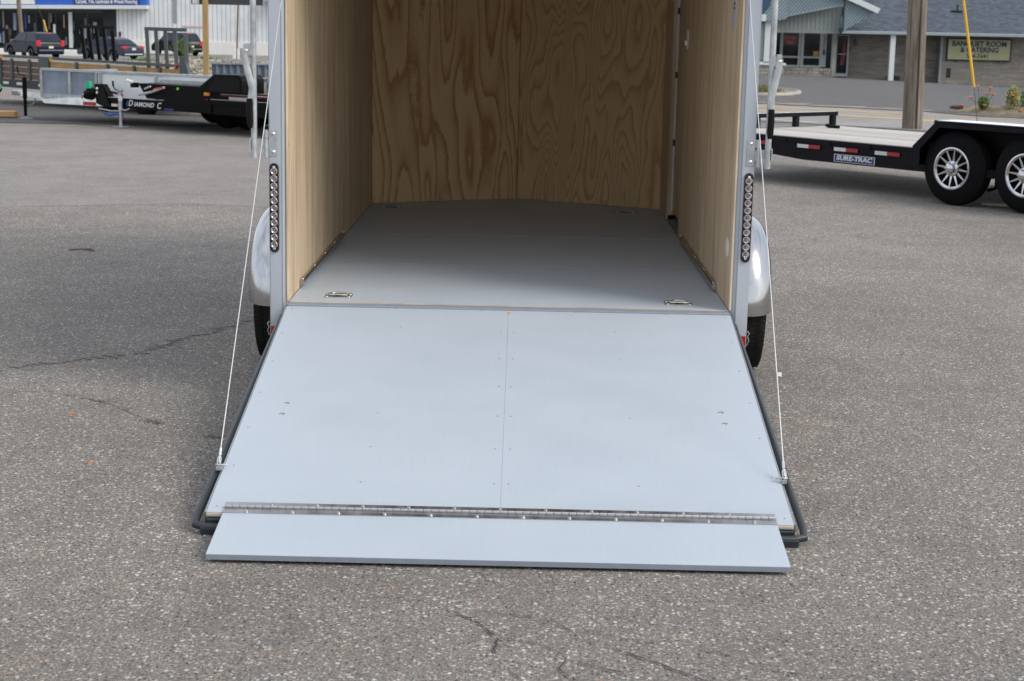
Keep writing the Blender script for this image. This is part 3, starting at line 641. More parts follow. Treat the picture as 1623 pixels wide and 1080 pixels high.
# recessed tie-down rings
def dring(x, y, rz=0, mp_='zinc'):
    pl = MB().bb(-0.062, 0.062, -0.048, 0.048, 0.0, 0.0035).build('tie_down', mp_, T, bevel=0.001, loc=(x, y, FZ), rot=(0, 0, rz))
    pan = MB().poly([(-0.036*math.cos(t)*1.0, 0.030*math.sin(t), 0.0045) for t in [2*math.pi*k/16 for k in range(16)]], (0, 0, -0.0008)).build('recess', 'lens_dark', pl)
    MB().tube([(0.040*math.cos(t), -0.018+0.034*math.sin(t), 0.010+0.004*math.sin(t)) for t in [math.pi*k/10 for k in range(11)]], 0.0052, 8).tube([(-0.040, -0.018, 0.010), (0.040, -0.018, 0.010)], 0.0052, 8).build('ring', mp_, pl)
    bt = MB().lathe([(0, 0.008), (0.004, 0.008), (0.006, 0.004)], (0, 0, 0), 'Z', 10).build('bolt', 'screw', pl, loc=(-0.050, -0.034, 0.0035))
    for bx, by in ((0.050, -0.034), (-0.050, 0.034), (0.050, 0.034)): inst(bt, pl, (bx, by, 0.0035))
dring(-0.78, 0.175); dring(0.772, 0.165); dring(-0.83, 3.80, 0, 'edge_shade_paint'); dring(0.735, 3.78, 0, 'edge_shade_paint')  # far pair in darker grey: shade near the nose put into their colour
# small things on the right wall
stk = MB().bb(A-0.003, A-0.0005, 0.235, 0.315, 1.69, 2.05).build('sticker', 'sticker', T, rot=None)
for i, z in enumerate((2.02, 1.985, 1.96, 1.93, 1.905, 1.86, 1.835, 1.80, 1.78)):
    MB().bb(A-0.0042, A-0.0032, 0.245, 0.305, z-0.004, z+0.004).build('print_line', 'ink_red' if i in (2, 6) else 'ink', stk)
MB().bb(A-0.006, A-0.0005, 2.38, 2.47, 1.56, 1.67).bb(A-0.02, A-0.006, 2.41, 2.43, 1.58, 1.61).build('light_switch', 'white_plastic', T, bevel=0.002)
vt = MB()
vt.lathe([(0, 0.046), (-0.004, 0.045), (-0.006, 0.03)], (A, 0.165, 0.715), 'X', 8, 1).build('vent_cover', 'white_plastic', T)

# ---- lowered ramp door: local frame, origin at its hinge line, -Y runs down the slope
TH = math.atan2(0.378, 1.9592)
def ramp_obj(mb, name, mat, parent=None, **k):
    return mb.build(name, mat, parent, **k)
RD = MB().bb(-0.965, 0.965, -1.965, -0.02, -0.055, -0.0195).build('ramp_door', 'black_satin', T, loc=(0, -0.028, 0.4463), rot=(TH, 0, 0), bevel=0.004)
for sgn in (-1, 1):
    mid = 0.00025
    ramp_obj(MB().bb(sgn*mid, sgn*A, -1.975, -0.026, -0.018, 0.0), 'ramp_panel', 'ramp_paint', RD, bevel=0.0006)
    ramp_obj(MB().tube([(sgn*0.992, -0.085, -0.016), (sgn*0.995, -0.12, -0.014), (sgn*0.998, -0.35, -0.014), (sgn*1.003, -0.9, -0.014), (sgn*1.011, -1.6, -0.020), (sgn*1.022, -1.93, -0.034), (sgn*1.020, -1.985, -0.042), (sgn*0.985, -1.998, -0.043), (sgn*0.90, -1.998, -0.043)], [0.0085, 0.0095, 0.0105, 0.0125, 0.0135, 0.0135, 0.0135, 0.0135, 0.0135], 12), 'edge_seal', 'black_satin', RD)
    ramp_obj(MB().bb(sgn*0.9855, sgn*0.9905, -1.97, -0.03, -0.045, -0.002), 'side_channel', 'mill', RD)
ramp_obj(MB().bb(-1.0, 1.0, -2.012, -1.985, -0.075, -0.04).bb(-0.983, 0.983, -1.984, -1.967, -0.058, -0.020), 'end_channel', 'black_satin', RD, bevel=0.003)
ramp_obj(MB().bb(-A+0.001, A-0.001, -1.9785, -1.9755, -0.012, -0.004), 'raw_edge', 'ply_wall', RD)
# the pale repair spot of filler near the top of the middle seam
ramp_obj(MB().poly([(-0.006, -0.045, 0.0006), (0.008, -0.040, 0.0006), (0.010, -0.060, 0.0006), (0.002, -0.078, 0.0006), (-0.007, -0.062, 0.0006)]), 'knot', 'tan_board', RD)
# sunk screw heads
sd0 = ramp_obj(MB().lathe([(0, 0.0036), (0.0008, 0.0034), (0.0010, 0.002)], (0, 0, 0), 'Z', 8), 'sunk_screw', 'screw_dark', RD, loc=(-0.03, -0.286, 0.0))
spots = []
for d in (0.286, 0.582, 0.869, 1.152, 1.44, 1.72):
    spots += [(-0.028, d), (0.026, d)]
for d in (0.06, 0.35, 0.66, 0.98, 1.30, 1.62, 1.93): spots += [(-0.955, d), (0.955, d)]
spots += [(-0.478, 1.148), (-0.483, 1.443), (0.478, 1.144), (-0.489, 1.728), (0.477, 1.715), (-0.46, 0.25), (0.46, 0.25), (0.47, 0.56), (-0.5, 0.03), (-0.12, 0.03), (0.3, 0.03), (0.7, 0.03)]
for x, d in spots[1:]: inst(sd0, RD, (x+rnd.uniform(-.004, .004), -d, 0.0))
# four plugged bolt marks
for x, d in ((-0.837, 1.079), (-0.842, 1.179), (0.833, 1.079), (0.837, 1.182)):
    ramp_obj(MB().tube([(x+0.010*math.cos(t), -d+0.010*math.sin(t), 0.0008) for t in [R(20)+k*R(150)/8 for k in range(9)]], 0.0016, 5), 'plug_mark', 'brown_board', RD)
    ramp_obj(MB().lathe([(0, 0.004), (0.0006, 0.0035)], (x+0.004, -d-0.002, 0.0), 'Z', 8), 'plug_mark', 'screw_dark', RD)
# piano hinge: two leaves, knuckles, screws
hy = -1.943; WF = 0.927
lf = ramp_obj(MB().bb(-WF, WF, hy+0.006, hy+0.040, 0.0006, 0.0026), 'hinge_leaf', 'hinge', RD)
kn = None; nk = 72; kw = 2*WF/nk
for i in range(nk):
    loc = (-WF+kw*(i+0.5), hy, 0.0075)
    if kn is None: kn = ramp_obj(MB().tube([(-kw/2+0.0009, 0, 0), (kw/2-0.0009, 0, 0)], 0.0062, 10), 'hinge_knuckle', 'mill', RD, loc=loc)
    else: inst(kn, RD, loc)
ramp_obj(MB().tube([(-WF, hy, 0.0075), (WF, hy, 0.0075)], 0.0035, 8), 'hinge_pin', 'black_satin', RD)
bolt_mb = lambda: MB().lathe([(0, 0.0072), (0.0016, 0.0072), (0.002, 0.005), (0.006, 0.0046), (0.007, 0.0025)], (0, 0, 0), 'Z', 10)
b0 = None
for i in range(12):
    x = -WF+0.155+i*0.1543
    if i > 10: break
    if b0 is None: b0 = ramp_obj(bolt_mb(), 'hinge_bolt', 'zinc', RD, loc=(x, hy+0.026, 0.0026))
    else: inst(b0, RD, (x, hy+0.026, 0.0026))
# flap hanging from the hinge, its far edge on the ground
hz = 0.4463-math.sin(TH)*(-hy)+math.cos(TH)*0.0015; hyw = -0.028-math.cos(TH)*(-hy)
FL_len = 0.346; fa = math.asin((hz-0.028)/FL_len) - 0.008
FLP = MB().bb(-WF, WF, -FL_len, -0.010, -0.0195, 0.0).build('ramp_flap', 'ramp_paint', T, loc=(0, hyw, hz), rot=(fa, 0, 0), bevel=0.0012)
MB().bb(-WF+0.001, WF-0.001, -FL_len-0.0022, -FL_len-0.0002, -0.019, -0.0012).build('flap_edge', 'edge_shade_paint', FLP)
MB().bb(-WF, WF, -0.042, -0.006, 0.0006, 0.0026).build('hinge_leaf', 'hinge', FLP)
for i in range(12):
    x = -WF+0.078+i*0.1545
    inst(b0, FLP, (x, -0.030, 0.0026))
# support cables
def cable(p0, p1, tagz):
    p0, p1 = Vector(p0), Vector(p1); o = MB().tube([p0, p1], 0.0020, 8).build('support_cable', 'cable', T)
    d = (p1-p0).normalized()
    MB().tube([p0+d*0.030, p0+d*0.058], 0.0048, 10).build('ferrule', 'screw', o)
    MB().tube([p0+Vector((0.004*s_, 0, 0))+d*0.04*t for s_, t in ((0, 0.8), (1.4, 0.45), (1.4, 0), (0, -0.3), (-1.4, 0), (-1.4, 0.45), (0, 0.8))], 0.0020, 6).build('cable_eye', 'cable', o)
    sx = 1 if p0.x > 0 else -1
    MB().tube([(p0.x-sx*0.03, p0.y, p0.z-0.008), (p0.x+sx*0.012, p0.y, p0.z-0.008)], 0.0045, 8).bb(p0.x-0.009, p0.x+0.009, p0.y-0.010, p0.y+0.010, p0.z-0.026, p0.z-0.012).build('eye_bolt', 'galv', o, bevel=0.001)
    if tagz:
        q = p0.lerp(p1, tagz); MB().box((q.x+0.009, q.y-0.003, q.z), (0.018, 0.0012, 0.014), (0, 0, 0.3)).build('paper_tag', 'white', o)
cable((-0.997, -1.655, 0.158), (-0.992, -0.02, 1.86), 0)
cable((0.993, -1.662, 0.156), (0.998, -0.02, 1.90), 0.175)
for sgn in (-1, 1):
    MB().bb(sgn*0.985, sgn*1.010, -0.024, -0.0012, 1.84, 1.90).build('cable_mount', 'galv', T, bevel=0.002)

# ------------------------------------------------------------------ wheels helper for other trailers (local axis Y = axle)
def tyre(parent, x, y, z, r, wd, face=-1, rim=True, nsp=12, rim_mat='chrome'):
    """face=-1: outer face looks to local -Y at y"""
    t = MB().lathe([(0.0, r*0.56), (0.004, r*0.64), (0.012, r*0.80), (0.03, r*0.93), (0.05, r*0.985), (wd/2, r), (wd-0.05, r*0.985), (wd-0.02, r*0.9), (wd, r*0.56)], (0, 0, 0), 'Y', 56, -face, cap=not rim).build('wheel', 'rubber', parent, loc=(x, y, z))
    if rim:
        rr = r*0.555
        MB().lathe([(0.012, rr*1.03), (-0.004, rr*1.03), (-0.006, rr*0.97), (0.006, rr*0.88), (0.03, rr*0.86), (0.06, rr*0.88), (0.12, rr*0.9)], (0, 0, 0), 'Y', 48, -face, cap=False).build('rim', rim_mat, t)
        MB().lathe([(0.07, rr*0.98), (0.071, rr*0.5), (0.072, 0.03)], (0, 0, 0), 'Y', 32, -face).build('brake_drum', 'black_paint', t)
        sp0 = None
        for k in range(nsp):
            a = 2*math.pi*k/nsp+0.1
            if sp0 is None:
                sp0 = MB().poly([(rr*0.30, 0.014*-face, -0.013), (rr*0.95, 0.004*-face, -0.0055), (rr*0.95, 0.004*-face, 0.0055), (rr*0.30, 0.014*-face, 0.013)], (0, 0.022*-face, 0)).build('spoke', rim_mat, t, bevel=0.002, rot=(0, a, 0))
            else: inst(sp0, t, (0, 0, 0), (0, a, 0))
        MB().lathe([(0.03, rr*0.40), (0.004, rr*0.37), (-0.002, rr*0.24), (-0.028, rr*0.20), (-0.034, rr*0.14)], (0, 0, 0), 'Y', 24, -face).build('hub_cap', rim_mat, t)
        n0 = None
        for k in range(6):
            a = 2*math.pi*k/6; lc_ = (math.cos(a)*rr*0.31, -0.004*-face, math.sin(a)*rr*0.31)
            if n0 is None: n0 = MB().lathe([(0.004, 0.010), (-0.012, 0.010), (-0.016, 0.005)], (0, 0, 0), 'Y', 6, -face).build('lug_nut', rim_mat, t, loc=lc_)
            else: inst(n0, t, lc_)
    return t

# ------------------------------------------------------------------ black flatbed trailer on the right
FB = empty('flatbed_trailer', (3.98, 9.60, 0), R(-50.27), 'black flatbed car trailer with pale wood deck and chrome wheels beside the street', 'flatbed trailer')
DZ = 0.512
MB().poly([(-2.74, 0, DZ-0.02), (4.6, 0, DZ-0.02), (4.6, 0, 0.275), (-1.44, 0, 0.275), (-2.74, 0, 0.36)], (0, 0.06, 0)).build('side_beam', 'navy_black', FB, bevel=0.004)
MB().poly([(-2.74, 2.09, DZ-0.02), (4.6, 2.09, DZ-0.02), (4.6, 2.09, 0.275), (-1.44, 2.09, 0.275), (-2.74, 2.09, 0.36)], (0, -0.06, 0)).build('side_beam', 'navy_black', FB, bevel=0.004)
MB().bb(-2.74, 4.6, -0.012, -0.001, DZ-0.045, DZ-0.004).build('rub_rail', 'navy_black', FB, bevel=0.002)
for i in range(9):
    y = 0.03+i*0.2265
    MB().bb(-2.72, 4.6, y+0.006, y+0.2205, DZ-0.018+rnd.uniform(0, 0.003), DZ+rnd.uniform(0, 0.003)).build('deck_board', 'deck', FB, bevel=0.003)
MB().bb(-2.80, -2.725, 0, 2.09, 0.33, DZ+0.002).build('end_channel', 'navy_black', FB)
hr = MB().bb(-2.80, -2.73, -0.02, 2.11, 0.632, 0.680).build('head_rail', 'navy_black', FB, bevel=0.006)
MB().bb(-2.79, -2.745, -0.015, 2.105, 0.6805, 0.6830).build('rail_top', 'white_trim', hr)
for y in (0.02, 0.7, 1.38, 2.05): MB().bb(-2.795, -2.735, y-0.03, y+0.03, DZ, 0.632).build('rail_post', 'navy_black', hr)
MB().tube([(-2.45, 1.60, DZ+0.015), (-2.30, 1.62, DZ+0.018)], 0.018, 8).tube([(-2.47, 1.58, DZ+0.03), (-2.44, 1.62, DZ+0.03)], 0.02, 8).build('deck_hook', 'black_paint', FB)
# stake pockets, conspicuity tape
for x in (-1.72, -1.10, -0.57, -2.3): MB().bb(x-0.05, x+0.05, -0.022, -0.013, DZ-0.055, DZ-0.012).build('stake_pocket', 'navy_black', FB)
for x in (-2.04, -1.35, -0.84, -0.30):
    MB().bb(x-0.158, x-0.001, -0.0165, -0.0145, 0.405, 0.443).build('white_tape', 'white_red_w', FB)
    MB().bb(x+0.001, x+0.158, -0.0165, -0.0145, 0.405, 0.443).build('red_tape', 'white_red_r', FB)
st = MB().bb(-1.0, -0.46, -0.006, -0.003, 0.290, 0.372).build('name_sticker', 'white_red_w', FB, bevel=0.001)
MB().bb(-0.99, -0.47, -0.0085, -0.0062, 0.296, 0.366).build('sticker_field', 'navy', st)
text('lettering', 'SURE-TRAC', 0.066, 'white_red_w', st, (-0.73, -0.0095, 0.333), ext=0.0006, off=0.0026, sx=1.38, shear=0.15)
MB().lathe([(0, 0.012), (-0.006, 0.008)], (0.02, -0.012, 0.39), 'Y', 10).build('marker_lamp', 'amber', FB)
# teardrop fender in treadplate-topped black steel
fp = [(0.24, 0.36), (0.24, 0.545), (0.50, 0.795), (2.02, 0.800), (2.30, 0.545), (2.30, 0.36)]
fo = [(0.225, 0.36), (0.225, 0.553), (0.492, 0.812), (2.03, 0.817), (2.315, 0.553), (2.315, 0.36)]
MB().poly([(x, -0.30, z) for x, z in fo]+[(x, -0.30, z) for x, z in fp[::-1]], (0, 0.30, 0)).build('fender', 'navy_black', FB, bevel=0.004)
MB().poly([(x, -0.302, z) for x, z in fp]+[(x, -0.302, z) for x, z in [(2.22, 0.36), (2.22, 0.53), (1.98, 0.755), (0.53, 0.752), (0.32, 0.53), (0.32, 0.36)]], (0, 0.012, 0)).build('fender_skirt', 'navy_black', FB)
MB().bb(0.51, 2.01, -0.298, -0.01, 0.8172, 0.8205).build('fender_top', 'galv_lit', FB)
MB().bb(0.26, 2.3, -0.02, -0.001, 0.30, 0.80).build('fender_back', 'black_paint', FB)
for x in (0.68, 1.50): tyre(FB, x, -0.262, 0.362, 0.362, 0.215)
MB().bb(0.9, 1.35, -0.20, -0.10, 0.30, 0.38).tube([(0.68, 0.02, 0.36), (0.68, 2.05, 0.36)], 0.035, 10).tube([(1.50, 0.02, 0.36), (1.50, 2.05, 0.36)], 0.035, 10).tube([(1.09, -0.1, 0.33), (1.09, -0.1, 0.2), (1.0, -0.1, 0.17)], 0.018, 8).build('suspension', 'black_paint', FB)
for x in (0.68, 1.50): tyre(FB, x, 2.352, 0.362, 0.362, 0.215, 1, rim=False)
pd = MB().bb(-0.16, 0.16, -0.09, 0.09, 0.006, 0.036).build('wood_block', 'concrete', None, bevel=0.006, loc=(4.72, 8.95, 0), rot=(0, 0, R(-30)))
tag(pd, 'small grey block lying on the asphalt under the flatbed trailer wheels', 'block')

# ------------------------------------------------------------------ galvanised utility trailer, left
def jack(parent, x, y, z1, r=0.03, mat='galv', foot=True, crank=True, name='jack_post'):
    j = MB().tube([(x, y, 0.03), (x, y, z1*0.55)], r*0.72, 12).tube([(x, y, z1*0.5), (x, y, z1)], r, 12).build(name, mat, parent)
    if foot: MB().bb(x-0.10, x+0.10, y-0.07, y+0.07, 0.006, 0.018).tube([(x, y, 0.018), (x, y, 0.05)], r, 10).build('foot', 'galv', j)
    if crank: MB().tube([(x, y, z1), (x, y, z1+0.03), (x-0.10, y, z1+0.035), (x-0.14, y, z1+0.08)], 0.009, 8).tube([(x-0.14, y, z1+0.08), (x-0.15, y, z1+0.16)], 0.014, 8).build('crank', 'black_paint', j)
    return j
GV = empty('utility_trailer', (-7.5, 18.8, -0.022), R(-30), 'galvanised steel utility trailer with solid pale sides in the row at left', 'utility trailer')
GL, GW = 5.4, 1.7
for y in (0.0, GW):
    MB().bb(0, GL, y-0.025, y+0.025, 0.785-(0.08 if y else 0), 0.825-(0.08 if y else 0)).build('top_rail', 'galv', GV, bevel=0.004)
    MB().bb(0, GL, y-0.03, y+0.03, 0.37, 0.43).build('bottom_rail', 'galv', GV, bevel=0.004)
    xs2 = [0.02, 0.62, 1.18, 1.27, 2.38, 3.46, 4.5, 5.35]
    for x in xs2: MB().bb(x-0.022, x+0.022, y-0.022-(0.012 if y == 0 else 0), y+0.022, 0.43, 0.785 if y == 0 else 0.705).build('side_post', 'galv', GV, bevel=0.003)
    for a, b in zip(xs2, xs2[1:]):
        MB().bb(a+0.022, b-0.022, y-0.004, y+0.004, 0.431, 0.784 if y == 0 else 0.704).build('side_panel', 'galv_dark' if b <= 1.2 else 'galv_lit', GV)  # paler panels carry a lit tone in their colour; first ones darker, bluer
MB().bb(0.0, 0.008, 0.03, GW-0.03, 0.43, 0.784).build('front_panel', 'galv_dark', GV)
MB().bb(0.01, GL, 0.03, GW-0.03, 0.40, 0.42).build('floor', 'galv', GV)
MB().poly([(-0.80, 0.30, 0.41), (1.35, -0.10, 0.43), (1.35, -0.10, 0.29), (0.12, -0.07, 0.285), (-0.02, -0.02, 0.345), (-0.80, 0.30, 0.345)], (0.02, 0.06, 0)).build('tongue', 'galv_mid', GV, bevel=0.004)
MB().bb(-0.98, -0.78, 0.27, 0.40, 0.36, 0.44).build('coupler', 'galv', GV, bevel=0.02)
jk = jack(GV, -0.50, 0.12, 0.66, 0.036, 'black_paint')
MB().tube([(-0.62, 0.2, 0.36), (-0.5, 0.15, 0.20), (-0.30, 0.12, 0.26), (-0.25, 0.1, 0.35)], 0.010, 6).build('safety_chain', 'galv', GV)
for x in (2.3, 3.2): tyre(GV, x, 1.30, 0.342, 0.32, 0.2, rim=False)
MB().poly([(2.35, -0.16, 0.50), (2.60, -0.16, 0.74), (3.6, -0.16, 0.74), (3.6, -0.16, 0.50)], (0, 0.14, 0)).build('fender', 'galv', GV)
tag(MB().bb(-0.24, 0.24, -0.10, 0.10, 0, 0.09).build('timber_block', 'tan_board', None, bevel=0.008, loc=(-8.33, 19.4, 0)), 'tan timber block under a jack post at the left picture edge', 'timber')
# neighbouring trailer's nose at the very left edge
NT = empty('trailer_tongue', (-8.42, 19.5, 0), R(-30), 'trailer jack post with green cap on coupler at the left picture edge', 'trailer tongue')
MB().tube([(0, 0, 0.09), (0, 0, 0.80)], 0.026, 12).build('jack_post', 'galv', NT)
MB().tube([(-0.02, -0.06, 0.44), (0.16, -0.10, 0.43)], [0.08, 0.05], 12).build('coupler', 'black_paint', NT)
MB().tube([(0.06, -0.085, 0.485), (0.17, -0.11, 0.475)], [0.052, 0.045], 10).build('green_cap', 'green', NT)
MB().bb(-1.4, 0.0, -0.02, 0.04, 0.38, 0.46).build('tongue_beam', 'galv', NT)

# ------------------------------------------------------------------ black tilt trailer with white lettering
DC = empty('equipment_trailer', (-6.4, 17.75, 0), R(-34), 'black equipment trailer with white DIAMOND C lettering in the row at left', 'equipment trailer')
MB().poly([(0.30, 0, 0.43), (3.6, 0, 0.43), (3.6, 0, 0.27), (2.1, 0, 0.29), (0.30, 0, 0.285)], (0, 0.07, 0)).build('main_beam', 'black_paint', DC, bevel=0.004)
MB().bb(0.3, 2.3, -0.012, 0.075, 0.431, 0.437).build('beam_flange', 'galv', DC)
MB().poly([(-0.02, 0, 0.62), (0.17, 0, 0.62), (0.33, 0, 0.42), (0.36, 0, 0.29), (0.22, 0, 0.28), (0.02, 0, 0.33)], (0, 0.10, 0)).build('hitch_plate', 'black_paint', DC, bevel=0.006)
MB().poly([(0.16, -0.02, 0.57), (0.18, -0.02, 0.57), (0.35, -0.02, 0.30), (0.15, -0.02, 0.30), (0.08, -0.02, 0.44)], (0, 0.015, 0)).build('gusset', 'grip', DC)
MB().tube([(-0.24, 0.03, 0.44), (-0.12, 0.03, 0.47), (0.02, 0.03, 0.50)], [0.06, 0.10, 0.06], 14).build('coupler', 'black_paint', DC)
MB().tube([(-0.22, -0.06, 0.40), (-0.17, -0.08, 0.46)], 0.014, 8).build('latch', 'zinc', DC)
MB().box((-0.11, -0.02, 0.60), (0.09, 0.05, 0.10)).build('green_tag', 'green', DC)
MB().bb(-0.25, 0.02, -0.015, 0.0, 0.295, 0.345).build('red_marker', 'red', DC)
for z in (0.49, 0.55): MB().lathe([(0, 0.028), (-0.02, 0.024), (-0.03, 0.01)], (0.06, 0, z), 'Y', 12).build('hitch_bolt', 'screw', DC)
MB().bb(0.37, 0.50, -0.016, -0.002, 0.305, 0.345).build('warning_label', 'white', DC); MB().bb(0.37, 0.50, -0.018, -0.0165, 0.335, 0.347).build('warning_label', 'amber', DC)
jd = jack(DC, 0.60, -0.05, 0.52, 0.030, 'galv')
MB().lathe([(0, 0.045), (0.03, 0.05), (0.06, 0.03)], (0.60, -0.05, 0.52), 'Z', 12).build('jack_head', 'galv_dark', jd)
MB().tube([(0.56, -0.07, 0.50), (0.42, -0.12, 0.53)], 0.016, 8).build('jack_handle', 'grip', jd)
MB().bb(0.60, 0.68, -0.09, -0.085, 0.40, 0.47).build('label', 'white', jd); MB().bb(0.66, 0.70, -0.087, -0.082, 0.45, 0.50).build('red_tab', 'red', jd)
text('lettering', 'D', 0.125, 'white', DC, (0.765, -0.004, 0.365), ext=0.001, shear=0.25, off=0.0015)
text('lettering', 'IAMOND', 0.092, 'white', DC, (1.045, -0.004, 0.354), ext=0.001, shear=0.25, off=0.0022, space=1.1, sx=1.05)
text('lettering', 'C', 0.125, 'white', DC, (1.355, -0.004, 0.352), ext=0.001, shear=0.25, off=0.0015)
MB().poly([(0.70, -0.004, 0.40), (0.675, -0.004, 0.36), (0.69, -0.004, 0.32), (0.72, -0.004, 0.32), (0.705, -0.004, 0.36), (0.725, -0.004, 0.40)], (0, -0.003, 0)).build('blue_emblem', 'blue_strap', DC)
MB().bb(1.47, 1.66, -0.005, -0.001, 0.295, 0.325).build('blue_plate', 'navy', DC)
# raised toolbox / ramp assembly
MB().poly([(0.93, 0.0, 0.665), (2.42, 0.0, 0.665), (2.42, 0.0, 0.45), (1.10, 0.0, 0.45)], (0, 0.55, 0)).build('tool_tray', 'black_paint', DC, bevel=0.006)
MB().tube([(0.72, -0.02, 0.70), (0.84, -0.02, 0.675)], 0.022, 8).build('white_handle', 'white', DC)
MB().bb(0.80, 0.90, -0.03, 0.05, 0.60, 0.67).build('winch_post', 'black_paint', DC)
MB().tube([(0.98, -0.03, 0.50), (1.25, -0.04, 0.55), (1.50, -0.03, 0.625)], 0.020, 8).tube([(1.12, -0.05, 0.59), (1.24, -0.05, 0.63)], 0.014, 8).build('hydraulic_ram', 'galv', DC)
MB().tube([(1.22, -0.05, 0.53), (1.32, -0.05, 0.60), (1.50, -0.05, 0.63)], 0.008, 6).build('red_hose', 'wire_red', DC)
MB().lathe([(0, 0.022), (-0.01, 0.02)], (1.75, -0.002, 0.615), 'Y', 10).build('lime_sticker', 'lime', DC)
MB().lathe([(0, 0.016), (-0.01, 0.012)], (1.0, -0.01, 0.475), 'Y', 10).lathe([(0, 0.016), (-0.01, 0.012)], (0.92, -0.01, 0.44), 'Y', 10).build('pins', 'screw', DC)
MB().poly([(2.05, -0.02, 0.64), (2.42, -0.02, 0.64), (2.42, -0.02, 0.30), (2.25, -0.02, 0.30), (1.45, -0.02, 0.44)], (0, 0.04, 0)).build('side_web', 'black_paint', DC)
MB().bb(2.30, 2.41, -0.035, -0.022, 0.545, 0.595).build('amber_marker', 'amber', DC)
MB().lathe([(0, 0.012), (-0.008, 0.01)], (2.35, -0.022, 0.49), 'Y', 8).build('clearance_lamp', 'tail_red', DC)
MB().poly([(2.36, -0.20, 0.60), (2.36, -0.20, 0.67), (2.66, -0.20, 0.86), (3.13, -0.20, 0.86), (3.20, -0.20, 0.80), (3.20, -0.20, 0.60)], (0, 0.45, 0)).build('fender', 'black_paint', DC, bevel=0.01)
MB().poly([(2.52, -0.206, 0.62), (2.70, -0.206, 0.82), (3.11, -0.206, 0.82), (3.16, -0.206, 0.78), (3.16, -0.206, 0.62)], (0, 0.005, 0)).build('fender_face', 'grip', DC)
MB().bb(2.42, 6.0, -0.02, 0.04, 0.42, 0.60).build('side_beam', 'black_paint', DC, bevel=0.004)
MB().bb(2.62, 6.0, -0.026, -0.021, 0.553, 0.563).build('pinstripe', 'white_red_r', DC); MB().bb(2.62, 6.0, -0.026, -0.021, 0.573, 0.581).build('pinstripe', 'white_red_w', DC)
MB().bb(2.78, 3.25, -0.028, -0.021, 0.505, 0.545).build('serial_plate', 'white_red_w', DC); MB().bb(2.42, 6.0, -0.024, -0.021, 0.492, 0.500).build('lower_trim', 'galv', DC)
MB().bb(2.42, 6.0, 0.04, 1.9, 0.56, 0.60).build('deck', 'brown_board', DC)
for x in (1.66, 2.10): tyre(DC, x, 1.0, 0.30, 0.30, 0.22, rim=False)
MB().tube([(0.55, 0.0, 0.24), (0.35, -0.02, 0.235), (0.10, -0.02, 0.26)], 0.012, 6).tube([(0.62, -0.05, 0.27), (0.72, -0.06, 0.26), (0.80, -0.06, 0.29)], 0.010, 6).build('safety_chain', 'galv', DC)
MB().tube([(0.22, -0.03, 0.20), (0.35, -0.03, 0.17), (0.50, -0.03, 0.20), (0.62, -0.03, 0.17)], 0.022, 6).build('blue_strap', 'blue_strap', DC)

# ------------------------------------------------------------------ grey-green landscape trailer with board sides and tall ramp gates
LS = empty('landscape_trailer', (-9.0, 24.2, 0), R(-43), 'grey green landscape trailer with tan board sides behind the galvanised trailer', 'landscape trailer')
LZ = -gz(0, 24.2)
MB().bb(-2.2, 4.56, -0.03, 0.03, 0.772, 0.82).build('top_rail', 'grey_green', LS, bevel=0.004)
MB().bb(-2.2, 4.56, -0.03, 0.03, 0.20, 0.36).build('bottom_rail', 'black_satin', LS)
for x in (-2.15, -1.56, -1.14, -0.50, 1.13, 2.15, 2.98, 3.75): MB().bb(x-0.035, x+0.035, -0.032, 0.0, 0.36, 0.755).build('side_post', 'grey_green', LS)
MB().bb(-0.15, 0.20, -0.036, 0.02, 0.20, 0.80).build('corner_post', 'grey_green', LS)
MB().poly([(4.36, -0.04, 0.30), (4.36, -0.04, 0.96), (4.50, -0.04, 0.96), (4.60, -0.04, 0.72), (4.60, -0.04, 0.30)], (0, 0.06, 0)).build('corner_gusset', 'grey_green', LS)
MB().lathe([(0, 0.035), (-0.03, 0.03)], (4.28, -0.04, 0.80), 'Y', 10).build('red_lamp', 'tail_red', LS)
for x in (-1.47, 0.30): MB().bb(x-0.05, x+0.05, -0.045, -0.031, 0.745, 0.80).build('amber_marker', 'amber', LS)
for k in range(3):
    MB().bb(-2.2, -0.15, 0.002, 0.03, 0.375+k*0.115, 0.482+k*0.115).build('side_board', 'brown_board', LS)  # brown end boards, the shade on this end put into their colour
    MB().bb(0.20, 4.36, 0.002, 0.03, 0.375+k*0.122, 0.489+k*0.122).build('side_board', 'tan_board', LS)
for x, w_ in ((-1.35, 0.2), (-0.85, 0.2), (-0.1, 0.14)): MB().bb(x-w_/2, x+w_/2, -0.04, -0.031, 0.26, 0.31).build('label', 'white', LS)
MB().bb(-2.2, 4.5, 0.03, 1.9, 0.34, 0.36).build('floor', 'brown_board', LS)
for x in (2.45, 3.6): tyre(LS, x, -0.30, 0.3+gz(0, 24.2), 0.3, 0.2, rim=False)
def gate(name, x0, x1, zb, zt, lean, mat, label, n=4):
    g_ = MB().bb(x0, x1, 0.02, 0.06, zt-0.06, zt).build('gate_top', mat, None)
    root = tag(bpy.data.objects.new(name, None), label, 'ramp gate', 'tall ramp gates standing up behind the trailers'); C.objects.link(root)
    root.location = (-9.0, 24.2, 0); root.rotation_euler = (0, 0, R(-43)); g_.parent = root
    for i in range(n):
        xa = x0+0.04+i*(x1-x0-0.10)/(n-0.0)
        MB().tube([(xa, 0.04, zt-0.05), (xa+lean, 0.04, zb)], 0.042, 4).build('gate_bar', mat, root)
    MB().tube([(x1+0.04, 0.0, zt-0.08), (x1+0.04+lean*0.6, 0.0, zb)], 0.042, 4).build('gate_bar', mat, root)
    return root
gate('ramp_gate', 1.20, 2.26, 0.80, 1.43, 0.10, 'black_paint', 'tall black ramp gate standing upright beside the parked sedan')
